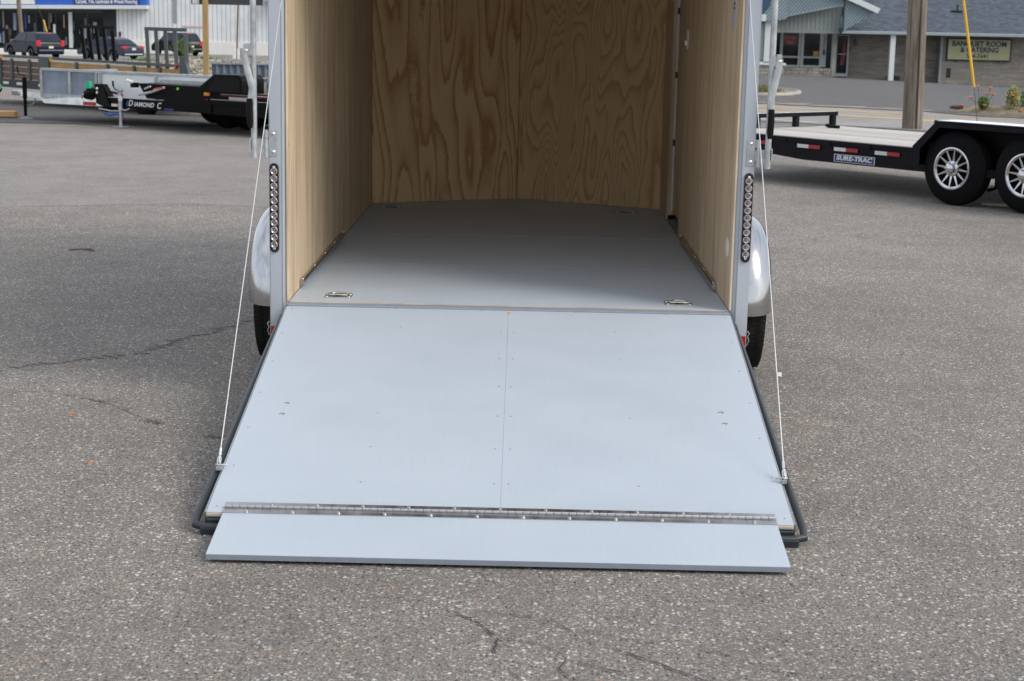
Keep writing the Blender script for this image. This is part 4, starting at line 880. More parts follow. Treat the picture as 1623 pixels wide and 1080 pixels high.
gate('ramp_gate', 3.26, 4.46, 0.62, 1.43, 0.06, 'grey_green', 'tall grey green ramp gate standing in front of the dark suv and bush')

# ------------------------------------------------------------------ sign on a wooden post, corrugated bin, stone bank
SG = empty('roadside_sign', (-6.68, 28.0, gz(0, 28)), 0, 'large charcoal sign board on a square wooden post behind the trailers', 'sign')
g0 = -gz(0, 28)
MB().bb(-0.055, 0.055, -0.055, 0.055, 0, 3.3+g0).build('post', 'post_wood', SG, bevel=0.004)
MB().bb(-0.31, 1.19, 0.06, 0.10, 1.86+g0, 3.1+g0).build('board', 'char_board', SG, bevel=0.004)
MB().bb(-0.28, -0.14, 0.052, 0.059, 1.87+g0, 2.05+g0).build('notice', 'white', SG)
CB = empty('corrugated_bin', (-6.75, 29.0, gz(0, 29)), 0, 'low corrugated blue grey steel bin in front of the stone bank', 'steel bin')
cb = bmesh.new(); z0, z1 = 0, 0.60-gz(0, 29)
row = []
for i in range(0, 121):
    x = i*0.025; y = 0.035*math.sin(i*0.025*2*math.pi/0.15); row.append((x, y))
va = [cb.verts.new((x, y, z0)) for x, y in row]; vb = [cb.verts.new((x, y, z1)) for x, y in row]
for i in range(len(row)-1): cb.faces.new((va[i], va[i+1], vb[i+1], vb[i]))
va2 = [cb.verts.new((x, y+0.02, z0)) for x, y in row]; vb2 = [cb.verts.new((x, y+0.02, z1)) for x, y in row]
for i in range(len(row)-1): cb.faces.new((va2[i+1], va2[i], vb2[i], vb2[i+1])); cb.faces.new((vb[i], vb[i+1], vb2[i+1], vb2[i]))
mbc = MB(); mbc.bm.free(); mbc.bm = cb
mbc.build('corrugated_wall', simple('corrugated_steel', (0.17, 0.21, 0.26), 0.5, 0.3, 0.15, 8), CB)
MB().bb(0, 3.0, -0.05, 0.06, z1, z1+0.03).build('rim_rail', 'galv_dark', CB)
MB().bb(0, 3.0, 1.2, 1.26, 0, z1).bb(0, 0.04, 0.06, 1.2, 0, z1).bb(2.96, 3.0, 0.06, 1.2, 0, z1).build('bin_walls', 'galv_dark', CB)
# stone bank: terrain mound with loose rubble
def bank_z(x, y):
    t = (x+12.5)/9.0
    y0, y1, y2, y3 = 29.8, 33.0, 41.2-(x+9.3)*0.9, 42.6-(x+9.3)*0.9
    g = gz(x, y)
    if y < y0 or y > y3: return g-0.02
    if y < y1: return lerp(g-0.02, 0.19, sstep(y0, y1, y))
    if y < y2: return lerp(0.19, 0.34, (y-y1)/(y2-y1))
    return lerp(0.34, g-0.02, sstep(y2, y3, y))
bx = [-12.6+i*0.3 for i in range(31)]; by = [29.6+i*0.3 for i in range(55)]
me = bpy.data.meshes.new('stone_bank')
def bz(x, y): return bank_z(x, y)*1.0+0.03*mnoise.noise(Vector((x*1.3, y*1.3, 0)))
def side_fade(x, y): xl = -8.75-(y-33)*0.222; return sstep(xl-0.5, xl+0.2, x)*(1-sstep(-4.4, -3.7, x))
me.from_pydata([(x, y, lerp(gz(x, y)-0.03, bz(x, y), side_fade(x, y))) for y in by for x in bx], [], [(j*31+i, j*31+i+1, (j+1)*31+i+1, (j+1)*31+i) for j in range(54) for i in range(30)])
me.materials.append(MT['dirt']); me.shade_smooth(); ob = bpy.data.objects.new('stone_bank', me); C.objects.link(ob); struct(ob)
rb = bmesh.new(); rr2 = random.Random(3)
base_ico = [Vector(v) for v in ((0, 0, 1), (0.9, 0, 0.3), (0.28, 0.85, 0.3), (-0.72, 0.53, 0.3), (-0.72, -0.53, 0.3), (0.28, -0.85, 0.3), (0.6, 0.5, -0.6), (-0.6, 0.5, -0.6), (-0.6, -0.5, -0.6), (0.6, -0.5, -0.6))]
def rock(bm, c, r):
    q = Matrix.Rotation(rr2.uniform(0, 6.3), 3, 'Z'); pts = [bm.verts.new(Vector(c)+(q @ Vector((v.x*r*rr2.uniform(.8, 1.3), v.y*r*rr2.uniform(.7, 1.1), v.z*r*rr2.uniform(.55, .9))))) for v in base_ico]
    for f in ((0, 1, 2), (0, 2, 3), (0, 3, 4), (0, 4, 5), (0, 5, 1), (1, 6, 2), (2, 6, 7), (2, 7, 3), (3, 7, 8), (3, 8, 4), (4, 8, 5), (5, 8, 9), (5, 9, 1), (1, 9, 6)): bm.faces.new([pts[i] for i in f])
for i in range(9000):
    x, y = rr2.uniform(-12.2, -4.2), rr2.uniform(30.5, 46)
    z = lerp(gz(x, y)-0.03, bz(x, y), side_fade(x, y))
    if z < gz(x, y)+0.05: continue
    rock(rb, (x, y, z+0.01), rr2.uniform(0.025, 0.07))
mr = MB(); mr.bm.free(); mr.bm = rb; o = mr.build('rubble', 'rubble', None, smooth=False)
tag(o, 'loose pale rubble covering the bank behind the trailers', None); stuff(o)
# leafy clumps
def leaf_cloud(name, mat, c, rad, n, size, parent=None, seed=1, flat=1.0):
    r_ = random.Random(seed); vs_, fs = [], []
    for i in range(n):
        while True:
            p = Vector((r_.uniform(-1, 1), r_.uniform(-1, 1), r_.uniform(-1, 1)))
            if 0.25 < p.length < 1: break
        k = 0.78+0.3*mnoise.noise(p*2.3+Vector((seed, 0, 0)))
        p = Vector((p.x*rad[0]*k, p.y*rad[1]*k, p.z*rad[2]*k))+Vector(c)
        a = Vector((r_.gauss(0, 1), r_.gauss(0, 1), r_.gauss(0, 1)*flat)).normalized(); b = a.orthogonal().normalized(); s_ = size*r_.uniform(.6, 1.3)
        i0 = len(vs_); vs_ += [p-a*s_, p+b*s_*0.45, p+a*s_, p-b*s_*0.45]; fs.append((i0, i0+1, i0+2, i0+3))
    me = bpy.data.meshes.new(name); me.from_pydata([tuple(v) for v in vs_], [], fs); me.materials.append(MT[mat])
    o = bpy.data.objects.new(name, me); C.objects.link(o); o.parent = parent; return o
BU = empty('bush', (-10.07, 42.0, 0.38), 0, 'round green bush on the stone bank in front of the dark suv', 'bush')
leaf_cloud('foliage', 'bush', (0, 0, 0.27), (0.40, 0.36, 0.30), 1600, 0.045, BU, 5)
MB().tube([(0, 0, -0.05), (0.02, 0, 0.2)], [0.03, 0.015], 6).build('stem', 'twig', BU)
gr = []
for i, (x, y) in enumerate(((-9.9, 36.5), (-9.2, 41.0), (-8.4, 34.2), (-7.6, 40.5), (-8.9, 33.3), (-7.4, 35.5), (-10.6, 39.5), (-8.1, 38.0), (-6.3, 37.5), (-9.4, 33.6))):
    gr.append((x, y))
vs_, fs = [], []
for (x, y) in gr:
    zz = bz(x, y)
    for k in range(160):
        a = rr2.uniform(0, 6.28); rr3 = abs(rr2.gauss(0, 0.16)); px3, py3 = x+math.cos(a)*rr3*1.8, y+math.sin(a)*rr3
        hh = rr2.uniform(0.05, 0.13); dx, dy = rr2.uniform(-.05, .05), rr2.uniform(-.05, .05); i0 = len(vs_)
        vs_ += [(px3-0.008, py3, zz+0.03), (px3+0.008, py3, zz+0.03), (px3+dx, py3+dy, zz+0.03+hh)]; fs.append((i0, i0+1, i0+2))
me = bpy.data.meshes.new('weeds'); me.from_pydata(vs_, [], fs); me.materials.append(MT['plant_green']); o = bpy.data.objects.new('weeds', me); C.objects.link(o); stuff(tag(o, 'tufts of green weeds growing among the rubble', None))
BO = empty('bollard_sign', (-8.48, 42.0, 0.36), 0, 'short white marker post beside a thin dark pole on the stone bank', 'marker post')
MB().bb(-0.09, 0.02, -0.04, 0.04, 0, 0.44).build('white_marker', 'white', BO, bevel=0.01); MB().bb(0.05, 0.11, -0.03, 0.03, 0, 0.30).build('white_marker', 'white', BO)
MB().tube([(0.03, 0, 0), (0.06, 0, 0.9), (0.12, 0, 2.4)], 0.024, 8).build('thin_pole', 'twig', BO)

# ------------------------------------------------------------------ cars
def car(name, loc, heading, Lc, Wc, Hc, paint_, label, kind, cat):
    h = Vector(heading).normalized(); root = empty(name, (loc[0], loc[1], gz(loc[0], loc[1])), math.atan2(h.y, h.x), label, cat, 'cars parked at the flooring shop')
    hl = Lc/2; belt = Hc*0.60; wr = 0.36 if kind == 'suv' else 0.33
    wb = Lc*0.295
    def hw(z):
        if z <= belt: return Wc/2*(1-0.10*max(0, (0.32-z)/0.32)**2-0.03*((z-0.6)/0.6)**2)
        return Wc/2*(0.97-0.25*((z-belt)/(Hc-belt))**1.2)
    if kind == 'suv':
        prof = [(-hl, 0.42), (-hl, 0.70), (-hl+0.03, belt+0.02), (-hl+0.10, belt+0.10)]
        top = [(-hl+0.10, belt+0.06), (-hl+0.42, Hc-0.06), (-hl+0.6, Hc-0.01), (0.0, Hc), (0.55, Hc-0.05), (1.25, belt+0.02)]
        nose = [(1.3, belt), (hl-0.35, belt-0.12), (hl-0.05, belt-0.32), (hl, 0.5), (hl-0.05, 0.28)]
    else:
        prof = [(-hl, 0.40), (-hl, 0.62), (-hl+0.04, belt+0.02), (-hl+0.12, belt+0.06)]
        top = [(-hl+0.55, belt+0.05), (-hl+1.15, Hc-0.13), (-hl+1.75, Hc-0.01), (0.25, Hc), (0.65, Hc-0.06), (1.45, belt-0.02)]
        nose = [(1.5, belt-0.03), (hl-0.4, belt-0.16), (hl-0.06, belt-0.30), (hl, 0.45), (hl-0.05, 0.25)]
    def arch(cx): return [(cx+ (wr+0.06)*math.cos(t), max(0.24, wr+(wr+0.06)*math.sin(t))) for t in [k*math.pi/10 for k in range(0, 11)]]
    body = prof+([(-hl+0.5, belt+0.09)] if kind == 'suv' else [(-hl+0.6, belt+0.05)])+[(1.2, belt+0.02)]+nose
    under = arch(wb)+arch(-wb)
    outline = body+under+[(-hl+0.04, 0.26)]
    bm = bmesh.new(); A_ = [bm.verts.new((x, hw(z), z)) for x, z in outline]; B_ = [bm.verts.new((x, -hw(z), z)) for x, z in outline]; n = len(outline)
    bm.faces.new(A_); bm.faces.new(B_[::-1])
    for i in range(n): bm.faces.new((A_[i], B_[i], B_[(i+1) % n], A_[(i+1) % n]))
    mb_ = MB(); mb_.bm.free(); mb_.bm = bm
    mb_.build('body', paint_, root, bevel=0.045, seg=2, angle=40)
    bm = bmesh.new(); A_ = [bm.verts.new((x, hw(z), z)) for x, z in top]; B_ = [bm.verts.new((x, -hw(z), z)) for x, z in top]; n = len(top)
    bm.faces.new(A_); bm.faces.new(B_[::-1])
    for i in range(n): bm.faces.new((A_[i], B_[i], B_[(i+1) % n], A_[(i+1) % n]))
    mb_ = MB(); mb_.bm.free(); mb_.bm = bm
    cabn = mb_.build('cabin', paint_, root, bevel=0.05, seg=2, angle=40)
    zt_, zb_ = Hc-0.13, belt+0.09
    def topx(z, front):
        pts = top[:3] if not front else top[3:]
        pts = sorted(pts, key=lambda p: p[1])
        for (xa, za), (xb, zb2) in zip(pts, pts[1:]):
            if za <= z <= zb2: return lerp(xa, xb, (z-za)/(zb2-za))
        return pts[-1][0]
    r0, r1, f0, f1 = topx(zb_, 0)+0.22, topx(zt_, 0)+0.16, topx(zb_, 1)-0.22, topx(zt_, 1)-0.12
    m0 = (r0+f0)/2-0.15; m1 = m0
    for sgn in (-1, 1):
        for a0, a1, c0, c1 in ((r0, r1, m0-0.04, m1-0.04), (m0+0.04, m1+0.04, f0, f1)):
            pts = [(a0, sgn*(hw(zb_)+0.002), zb_), (c0, sgn*(hw(zb_)+0.002), zb_), (c1, sgn*(hw(zt_)+0.002), zt_), (a1, sgn*(hw(zt_)+0.002), zt_)]
            MB().poly(pts, (0, sgn*0.008, 0)).build('side_window', 'car_glass', cabn)
        MB().box((f0-0.05, sgn*(Wc/2+0.06), belt+0.10), (0.10, 0.17, 0.12)).build('mirror', 'chrome' if kind == 'suv' else paint_, root, bevel=0.02)
        for wx in (-wb, wb):
            wl = MB().lathe([(0, wr*0.62), (0.01, wr*0.85), (0.03, wr), (0.20, wr), (0.22, wr*0.6)], (0, 0, 0), 'Y', 28, -sgn).build('wheel', 'rubber', root, loc=(wx, sgn*(Wc/2-0.01), wr))
            MB().lathe([(0.004, wr*0.66), (-0.012, wr*0.64), (0.02, wr*0.5), (0.005, wr*0.2), (0.0, 0.02)], (0, 0, 0), 'Y', 20, -sgn).build('rim', 'galv', wl)
    # rear glass
    def rearpt(z, y): 
        pts = top[:3]; x = topx(z, 0); return (x-0.02, y, z)
    zr0, zr1 = belt+0.10, Hc-0.16
    MB().poly([rearpt(zr0, -hw(zr0)*0.86), rearpt(zr0, hw(zr0)*0.86), rearpt(zr1, hw(zr1)*0.84), rearpt(zr1, -hw(zr1)*0.84)], (-0.012, 0, 0.006)).build('rear_window', 'car_glass', cabn)
    MB().poly([(topx(zr0, 1)+0.03, -hw(zr0)*0.86, zr0), (topx(zr0, 1)+0.03, hw(zr0)*0.86, zr0), (topx(zr1, 1)+0.03, hw(zr1)*0.84, zr1), (topx(zr1, 1)+0.03, -hw(zr1)*0.84, zr1)], (0.012, 0, 0.006)).build('windscreen', 'car_glass', cabn)
    if kind == 'suv':
        for sgn in (-1, 1): MB().bb(-hl-0.015, -hl+0.22, sgn*(Wc/2-0.23), sgn*(Wc/2-0.005), 0.78, 1.14).build('tail_lamp', 'tail_red', root, bevel=0.02)
        MB().bb(-hl-0.02, -hl+0.0, -0.62, 0.62, 0.93, 0.975).build('chrome_trim', 'chrome', root)
        MB().bb(-hl-0.035, -hl+0.05, -Wc/2+0.12, Wc/2-0.12, 0.50, 0.565).build('bumper_trim', 'chrome', root, bevel=0.01)
        MB().bb(-hl+0.36, -hl+0.42, -0.22, 0.22, Hc-0.075, Hc-0.045).build('brake_lamp', 'tail_red', root)
    else:
        for sgn in (-1, 1): MB().bb(-hl-0.015, -hl+0.25, sgn*(Wc/2-0.42), sgn*(Wc/2-0.01), 0.76, 0.90).build('tail_lamp', 'tail_red', root, bevel=0.02)
        MB().bb(-hl-0.02, -hl+0.0, -0.5, 0.5, 0.84, 0.87).build('chrome_trim', 'chrome', root)
        MB().bb(-hl-0.02, -hl+0.04, -0.75, 0.75, 0.36, 0.42).build('bumper_trim', 'white_trim', root)
        MB().bb(-hl+1.25, -hl+1.30, -0.14, 0.14, Hc-0.11, Hc-0.08).build('brake_lamp', 'tail_red', root)
    MB().bb(-hl-0.026, -hl-0.012, -0.16, 0.16, 0.66, 0.80).build('number_plate', 'plate', root)
    return root
sv = car('parked_suv', (-31.3, 99.5), (-0.69, 0.72), 4.6, 1.85, 1.62, 'car_navy', 'dark navy parked suv with tall red tail lamps at far left', 'suv', 'suv')
MB().tube([(-1.9, 0.0, 1.60), (-1.95, 0, 1.72)], 0.02, 6).build('antenna', 'car_black' if False else 'black_paint', sv)
car('parked_sedan', (-27.9, 105.5), (-0.80, 0.60), 4.8, 1.85, 1.46, 'car_grey', 'blue grey parked sedan with slim red tail lamps beside the white siding', 'sedan', 'sedan')
car('parked_suv', (-27.2, 123.6), (-0.66, 0.75), 4.7, 1.9, 1.75, 'car_black', 'black parked suv half hidden by the bush and wooden sign post', 'suv', 'suv')
GG = empty('guy_wire', (-32.5, 108.0, gz(0, 108)), 0, 'short yellow guy wire guard seen above the navy suv at far left', 'guy wire')
zg = -gz(0, 108)
MB().tube([(0.45, 0, 0), (-0.28, 0, -0.04+zg), (-0.56, 0, 0.93+zg), (-1.1, 0, 2.2+zg), (-2.9, 0, 7)], 0.012, 6).build('wire', 'guy', GG)
MB().tube([(-0.28, 0, -0.04+zg), (-0.56, 0, 0.93+zg)], 0.045, 8).build('guard', 'yellow_plastic', GG)

# ------------------------------------------------------------------ flooring shop building (left, far)
FS = empty('flooring_shop', (0, 130, 0), 0, 'long white ribbed metal shop building with blue fascia behind the parked cars', 'shop building')
MB().bb(-33.4, 10.0, 0, 14, -0.70, 5.5).build('upper_wall', 'white_siding', FS)
MB().bb(-33.4, 10.0, -0.10, 14, -2.1, -0.70).build('base_wall', 'block_white', FS)
MB().bb(-60, -33.4, 3.0, 14, -2.1, 5.5).build('rear_wall', 'interior', FS)
MB().bb(-60, -33.4, -0.05, 3.0, -2.1, -1.44).build('shop_base', 'lens_dark', FS)
MB().bb(-60, -34.45, 0.30, 0.34, -1.44, 1.5).build('shop_glass', 'glass_dark', FS)
for x in (-50, -46.5, -42.6, -41.6, -40.0, -38.4, -35.8): MB().bb(x-0.05, x+0.05, 0.2, 0.295, -1.44, 1.5).build('mullion', 'lens_dark', FS)
MB().bb(-37.35, -37.05, 0.10, 0.19, -1.44, 1.42).build('door_jamb', 'white_trim', FS)
MB().bb(-34.5, -33.4, 0.0, 0.3, -1.44, 1.6).build('end_pier', 'interior', FS)
MB().bb(-60, -33.4, 0.1, 0.35, 1.42, 1.66).build('soffit', 'lens_dark', FS)
# goods dimly seen inside the glass
rr4 = random.Random(11)
for i in range(46):
    x = rr4.uniform(-46, -34.9); mt = rr4.choice(['galv_dark', 'grey_trim', 'tan_board', 'panel_green', 'brown_board', 'grey_green', 'char_board', 'white_siding', 'fascia_navy'])
    hh = rr4.uniform(0.25, 1.5); zz = rr4.uniform(-1.4, 0.9-hh*0.4)
    MB().bb(x, x+rr4.uniform(.08, .30), 0.21+i*0.0015, 0.212+i*0.0015, zz, min(1.4, zz+hh)).build('display_item', mt, FS)
TILT = math.atan2(0.20, 12.2)
fsc = MB().bb(-18, 0, -0.9, 0.0, 0.30, 1.6).build('fascia', 'fascia_blue', FS, loc=(-30.70, 0, 1.80), rot=(0, -TILT, 0))
MB().bb(-18, 0, -0.98, -0.02, 0.0, 0.299).build('fascia_trim', 'white_trim', fsc)
MB().bb(-5.95, -0.52, -0.925, -0.902, 0.32, 0.95).build('text_band', 'fascia_navy', fsc)
MB().bb(-11.8, -9.05, -0.93, -0.902, 0.36, 1.0).build('white_panel', 'white', fsc)
text('lettering', 'Carpet, Tile, Laminate & Wood Flooring', 0.42, 'white', fsc, (-3.25, -0.935, 0.58), ext=0.004, off=0.012, sx=0.72)
MB().bb(-28.75, -28.45, -0.08, -0.002, 0.77, 5.0).build('downpipe', 'grey_trim', FS)
MB().bb(-21.4, -19.0, -1.0, -0.01, 2.56, 2.75).build('small_canopy', 'galv_dark', FS)
MB().bb(-33.2, -33.05, -0.12, -0.002, -0.45, -0.05).build('wall_lamp', 'lens_dark', FS)
text('pink_sign', '', 0.2, 'tail_red', FS, (-27, -0.1, 0.4)) if False else None
MB().bb(-20.75, -20.45, -0.06, -0.002, -0.35, 0.55).build('pink_notice', simple('pink_notice', (0.60, 0.33, 0.35), 0.7), FS)
MB().bb(-28.0, -26.4, -0.06, -0.002, 0.42, 0.56).build('pink_strip', simple('pink_strip', (0.62, 0.45, 0.45), 0.7), FS)
for i, (x0, x1) in enumerate(((-38.2, -36.2), (-35.9, -33.9), (-33.6, -31.6))):
    pass
KW = MB()
for x in (-38.3, -36.1, -33.9): KW.bb(x, x+2.0, 114.0, 114.4, gz(0, 114)-0.05, gz(0, 114)+0.42)
tag(KW.build('barrier_wall', 'block_white', None, bevel=0.03), 'low white parking barrier beside the dark storefront windows', 'barrier')
UP = tag(MB().tube([(-32.05, 100, gz(0, 100)), (-32.2, 100, 0.25), (-32.3, 100, 2.3), (-32.6, 100, 9)], [0.15, 0.14, 0.135, 0.12], 14).build('utility_pole', 'pole', None), 'thin weathered utility pole standing behind the navy suv at far left', 'utility pole')

# ------------------------------------------------------------------ restaurant across the street (right, far)
RS = empty('restaurant', (0, 79.5, 0), 0, 'low restaurant with grey diagonal siding, shingle roof and banquet room sign', 'restaurant')
MB().bb(16.62, 21.35, 0.9, 8, -1.4, 1.45).build('porch_wall', 'roman_brick', RS)
MB().bb(21.35, 45, 0.0, 8, -2.2, 1.28).build('brick_wall', 'roman_brick', RS)
MB().bb(10.0, 16.62, 0.35, 8, -1.4, 2.6).build('front_wall', 'interior', RS)
# eave, gutter, roof
MB().bb(15.98, 45, -1.25, -1.10, 1.26, 1.42).build('gutter', 'gutter', RS, bevel=0.02)
MB().bb(15.98, 45, -1.098, 0.9, 1.30, 1.36).build('soffit', 'grey_trim', RS)
MB().poly([(15.9, -1.18, 1.425), (45, -1.18, 1.425), (45, 7.5, 5.4), (15.9, 7.5, 5.4)], (0, 0.04, -0.09)).build('shingle_roof', 'shingle', RS)
MB().tube([(22.35, 1.2, 2.2), (22.35, 1.2, 2.85)], 0.05, 8).bb(22.0, 22.6, 1.0, 1.4, 2.50, 2.54).build('roof_vent', 'lens_dark', RS)
# gable face with diagonal boards
gx0, gy = 9.0, -1.3
MB().poly([(gx0, gy, 1.38), (gx0, gy, 6.05), (17.72, gy, 2.42), (17.4, gy, 2.22), (16.05, gy, 1.40), (15.99, gy, 2.70), (12.96, gy, 2.01), (12.2, gy, 1.86), (11.95, gy, 1.80), (11.95, gy, 1.38)], (0, 0.12, 0)).build('gable_siding', 'diag_siding', RS)
MB().poly([(8.0, gy-0.25, 6.62), (17.80, gy-0.25, 2.54), (17.66, gy-0.25, 2.30), (8.0, gy-0.25, 6.32)], (0, 0.30, 0)).build('rake_trim', 'white_trim', RS)
MB().poly([(15.975, gy-0.02, 2.66), (15.975, gy-0.02, 2.74), (12.0, gy-0.02, 1.86), (12.0, gy-0.02, 1.79)], (0, 0.03, 0)).build('edge_trim', 'grey_trim', RS)
MB().bb(15.97, 16.04, gy-0.03, gy-0.002, 1.38, 4.2).build('corner_bead', 'lens_dark', RS)
wg = MB().poly([(11.9, -0.9, 1.40), (15.97, -0.9, 1.40), (15.97, -0.9, 2.9), (11.9, -0.9, 2.4)], (0, 0.05, 0)).build('board_panel', 'panel_green', RS)
bt_ = None
for i in range(18):
    x = 12.15+i*0.215
    if bt_ is None: bt_ = MB().bb(-0.02, 0.02, -0.925, -0.902, 1.40, 2.30).build('batten', 'batten', RS, loc=(x, 0, 0))
    else: inst(bt_, RS, (x, 0, 0))
MB().bb(11.9, 15.97, -0.98, -0.90, 1.25, 1.40).build('eave_band', 'panel_green', RS)
# windows
def fixed_window(x0, x1, glass_x0, glass_x1):
    f = MB().bb(x0, glass_x0, 0.0, 0.12, -0.50, 1.25).bb(glass_x1, x1, 0.0, 0.12, -0.50, 1.25).bb(glass_x0, glass_x1, 0.002, 0.118, -0.50, -0.38).bb(glass_x0, glass_x1, 0.002, 0.118, -0.02, 0.07).build('window_frame', 'grey_trim', RS)
    MB().bb(glass_x0, glass_x1, 0.10, 0.115, -0.38, -0.02).build('pane', 'glass_dark', f); MB().bb(glass_x0, glass_x1, 0.10, 0.115, 0.07, 1.25).build('pane', 'glass_dark', f)
    return f
f1 = fixed_window(13.08, 14.12, 13.22, 14.02); f2 = fixed_window(14.14, 15.20, 14.30, 15.12)
MB().bb(13.24, 13.98, 0.08, 0.095, 0.62, 1.15).build('neon_board', 'lens_dark', f1)
text('neon_lettering', 'COCKTAILS', 0.19, 'neon', f1, (13.57, 0.07, 0.98), ext=0.004, sx=0.62)
text('neon_lettering', 'OPEN', 0.19, 'neon', f1, (13.58, 0.07, 0.76), ext=0.004, sx=0.75)
MB().bb(14.82, 15.09, 0.08, 0.095, 0.09, 0.34).build('yellow_poster', simple('yellow_poster', (0.35, 0.19, 0.03), 0.7), f2)
MB().bb(15.20, 15.46, 0.0, 0.15, -0.45, 1.25).build('number_post', 'grey_trim', RS)
for i, ch in enumerate('2700'): text('house_number', ch, 0.22, 'lens_dark', RS, (15.34, -0.006, 1.02-i*0.19), ext=0.003)
MB().bb(15.28, 15.41, -0.03, -0.002, 0.16, 0.40).build('letter_box', 'lens_dark', RS)
MB().poly([(15.48, 0.1, 1.24), (15.74, 0.1, 1.24), (15.70, 0.1, -0.50), (15.52, 0.1, -0.50)], (0, 0.02, 0)).build('side_light', 'glass_dark', RS)
MB().bb(15.72, 15.80, 0.0, 0.1, -0.5, 1.25).build('side_light_frame', 'grey_trim', RS)
MB().bb(15.80, 15.96, 0.05, 0.3, -0.95, 1.25).build('timber_jamb', 'stone', RS)
dd = MB().bb(15.96, 16.03, 0.10, 0.22, -0.92, 1.22).bb(16.56, 16.64, 0.10, 0.22, -0.92, 1.22).bb(16.03, 16.56, 0.102, 0.218, -0.92, -0.76).bb(16.03, 16.56, 0.102, 0.218, 1.16, 1.22).build('entrance_door', 'grey_trim', RS)
MB().bb(16.03, 16.56, 0.18, 0.20, -0.76, 1.16).build('pane', 'glass_dark', dd)
MB().poly([(16.36, 0.16, 0.85), (16.46, 0.16, 0.85), (16.50, 0.16, 0.3), (16.42, 0.16, -0.35), (16.22, 0.16, -0.35), (16.30, 0.16, 0.3)], (0, 0.01, 0)).build('red_poster', simple('dark_red_poster', (0.14, 0.02, 0.02), 0.7), dd)
MB().bb(16.1, 16.5, 0.08, 0.1, 0.20, 0.24).build('push_bar', 'grey_trim', dd)
# stone base, laid block by block
rr5 = random.Random(4); bn = 0
for r_ in range(3):
    x = 12.1
    while x < 15.8:
        wd_ = rr5.uniform(0.18, 0.42); z0_ = -0.98+r_*0.155
        MB().bb(x+0.006, min(15.8, x+wd_)-0.006, 0.0-rr5.uniform(0, 0.02), 0.34, z0_+0.006, z0_+0.149).build('stone_block', 'stone', RS, bevel=0.01); x += wd_
MB().bb(18.50, 18.76, -1.08, -0.82, -1.25, 1.30).build('white_column', 'white_trim', RS, bevel=0.01)
MB().bb(17.05, 17.2, 0.80, 0.90, 0.65, 0.98).build('wall_lantern', 'lens_dark', RS); MB().bb(16.7, 16.85, 0.84, 0.9, 0.35, 0.6).build('menu_box', 'lens_dark', RS)
MB().bb(18.85, 19.45, 0.55, 0.89, -1.18, -0.86).build('low_vent', 'lens_dark', RS)
MB().bb(21.70, 21.92, -0.02, -0.002, -0.86, -0.38).build('wall_vent', 'lens_dark', RS)
MB().bb(21.30, 21.42, -0.06, -0.001, -1.6, 1.27).build('corner_board', 'grey_trim', RS)
MB().bb(13, 26, -0.12, -0.06, -1.5, -1.20).build('plinth', 'concrete', RS) if False else None
# banquet sign
sgn_b = MB().bb(21.60, 24.92, -0.16, -0.04, 0.02, 1.15).build('banquet_sign', 'sign_black', RS, bevel=0.01)
MB().bb(21.67, 24.84, -0.172, -0.161, 0.08, 1.09).build('sign_face', 'cream', sgn_b)
text('lettering', 'BANQUET ROOM', 0.36, 'sign_blue', sgn_b, (23.25, -0.178, 0.87), ext=0.003, off=0.011, sx=0.98)
text('lettering', '& CATERING', 0.36, 'sign_blue', sgn_b, (23.28, -0.178, 0.56), ext=0.003, off=0.011, sx=0.95)
text('lettering', '534-7641', 0.30, 'sign_black', sgn_b, (23.20, -0.178, 0.255), ext=0.003, off=0.006, sx=1.0)
for x in (22.1, 24.3): MB().bb(x-0.05, x+0.05, -0.12, -0.04, -0.04, 0.02).build('sign_bracket', 'lens_dark', sgn_b)
# projecting bay at the left end
BY = -4.5
MB().bb(4.0, 11.60, BY+0.05, 0.3, -0.95, 1.80).build('bay_wall', 'interior', RS)
MB().bb(4.0, 11.30, BY, BY+0.045, -0.10, 1.80).build('bay_glass', 'glass_dark', RS)
MB().bb(11.30, 11.86, BY-0.04, BY+0.045, -0.10, 1.80).build('bay_return', 'panel_green', RS)
for z in (1.35, 0.85, 0.42): MB().bb(9.0, 11.62, BY-0.03, BY-0.002, z-0.035, z+0.035).build('glazing_bar', 'grey_trim', RS)
MB().bb(11.62, 11.90, BY-0.10, BY-0.041, -0.14, 1.80).bb(9.0, 11.619, BY-0.10, BY-0.041, -0.30, -0.14).build('bay_frame', 'white_trim', RS)
for r_ in range(4):
    x = 9.0+rr5.uniform(0, 0.2)
    while x < 12.6:
        wd_ = rr5.uniform(0.2, 0.5); z0_ = -0.88+r_*0.143
        MB().bb(x+0.006, min(12.62, x+wd_)-0.006, BY-0.05-rr5.uniform(0, 0.02), BY+0.4, z0_+0.006, z0_+0.137).build('stone_block', 'stone', RS, bevel=0.01); x += wd_
MB().bb(9.0, 12.72, BY-0.12, BY+0.45, -0.306, -0.20).build('stone_cap', 'white_trim', RS, bevel=0.01)
MB().poly([(9, BY-0.3, 1.80), (11.95, BY-0.3, 1.80), (12.6, BY-0.3, 1.93), (12.6, BY-0.3, 4.4), (9, BY-0.3, 5.2)], (0, 0.25, 0)).build('bay_gable', 'diag_siding', RS)
MB().poly([(9, BY-0.55, 2.15), (11.45, BY-0.55, 2.15), (11.75, BY-0.55, 2.6), (11.75, BY-0.55, 4.5), (9, BY-0.55, 4.5)], (0, 0.2, 0)).build('blue_roof_edge', 'navy_roof', RS)
MB().bb(10.8, 11.58, BY-0.60, BY-0.36, 1.80, 2.12).build('white_return', 'white_trim', RS)

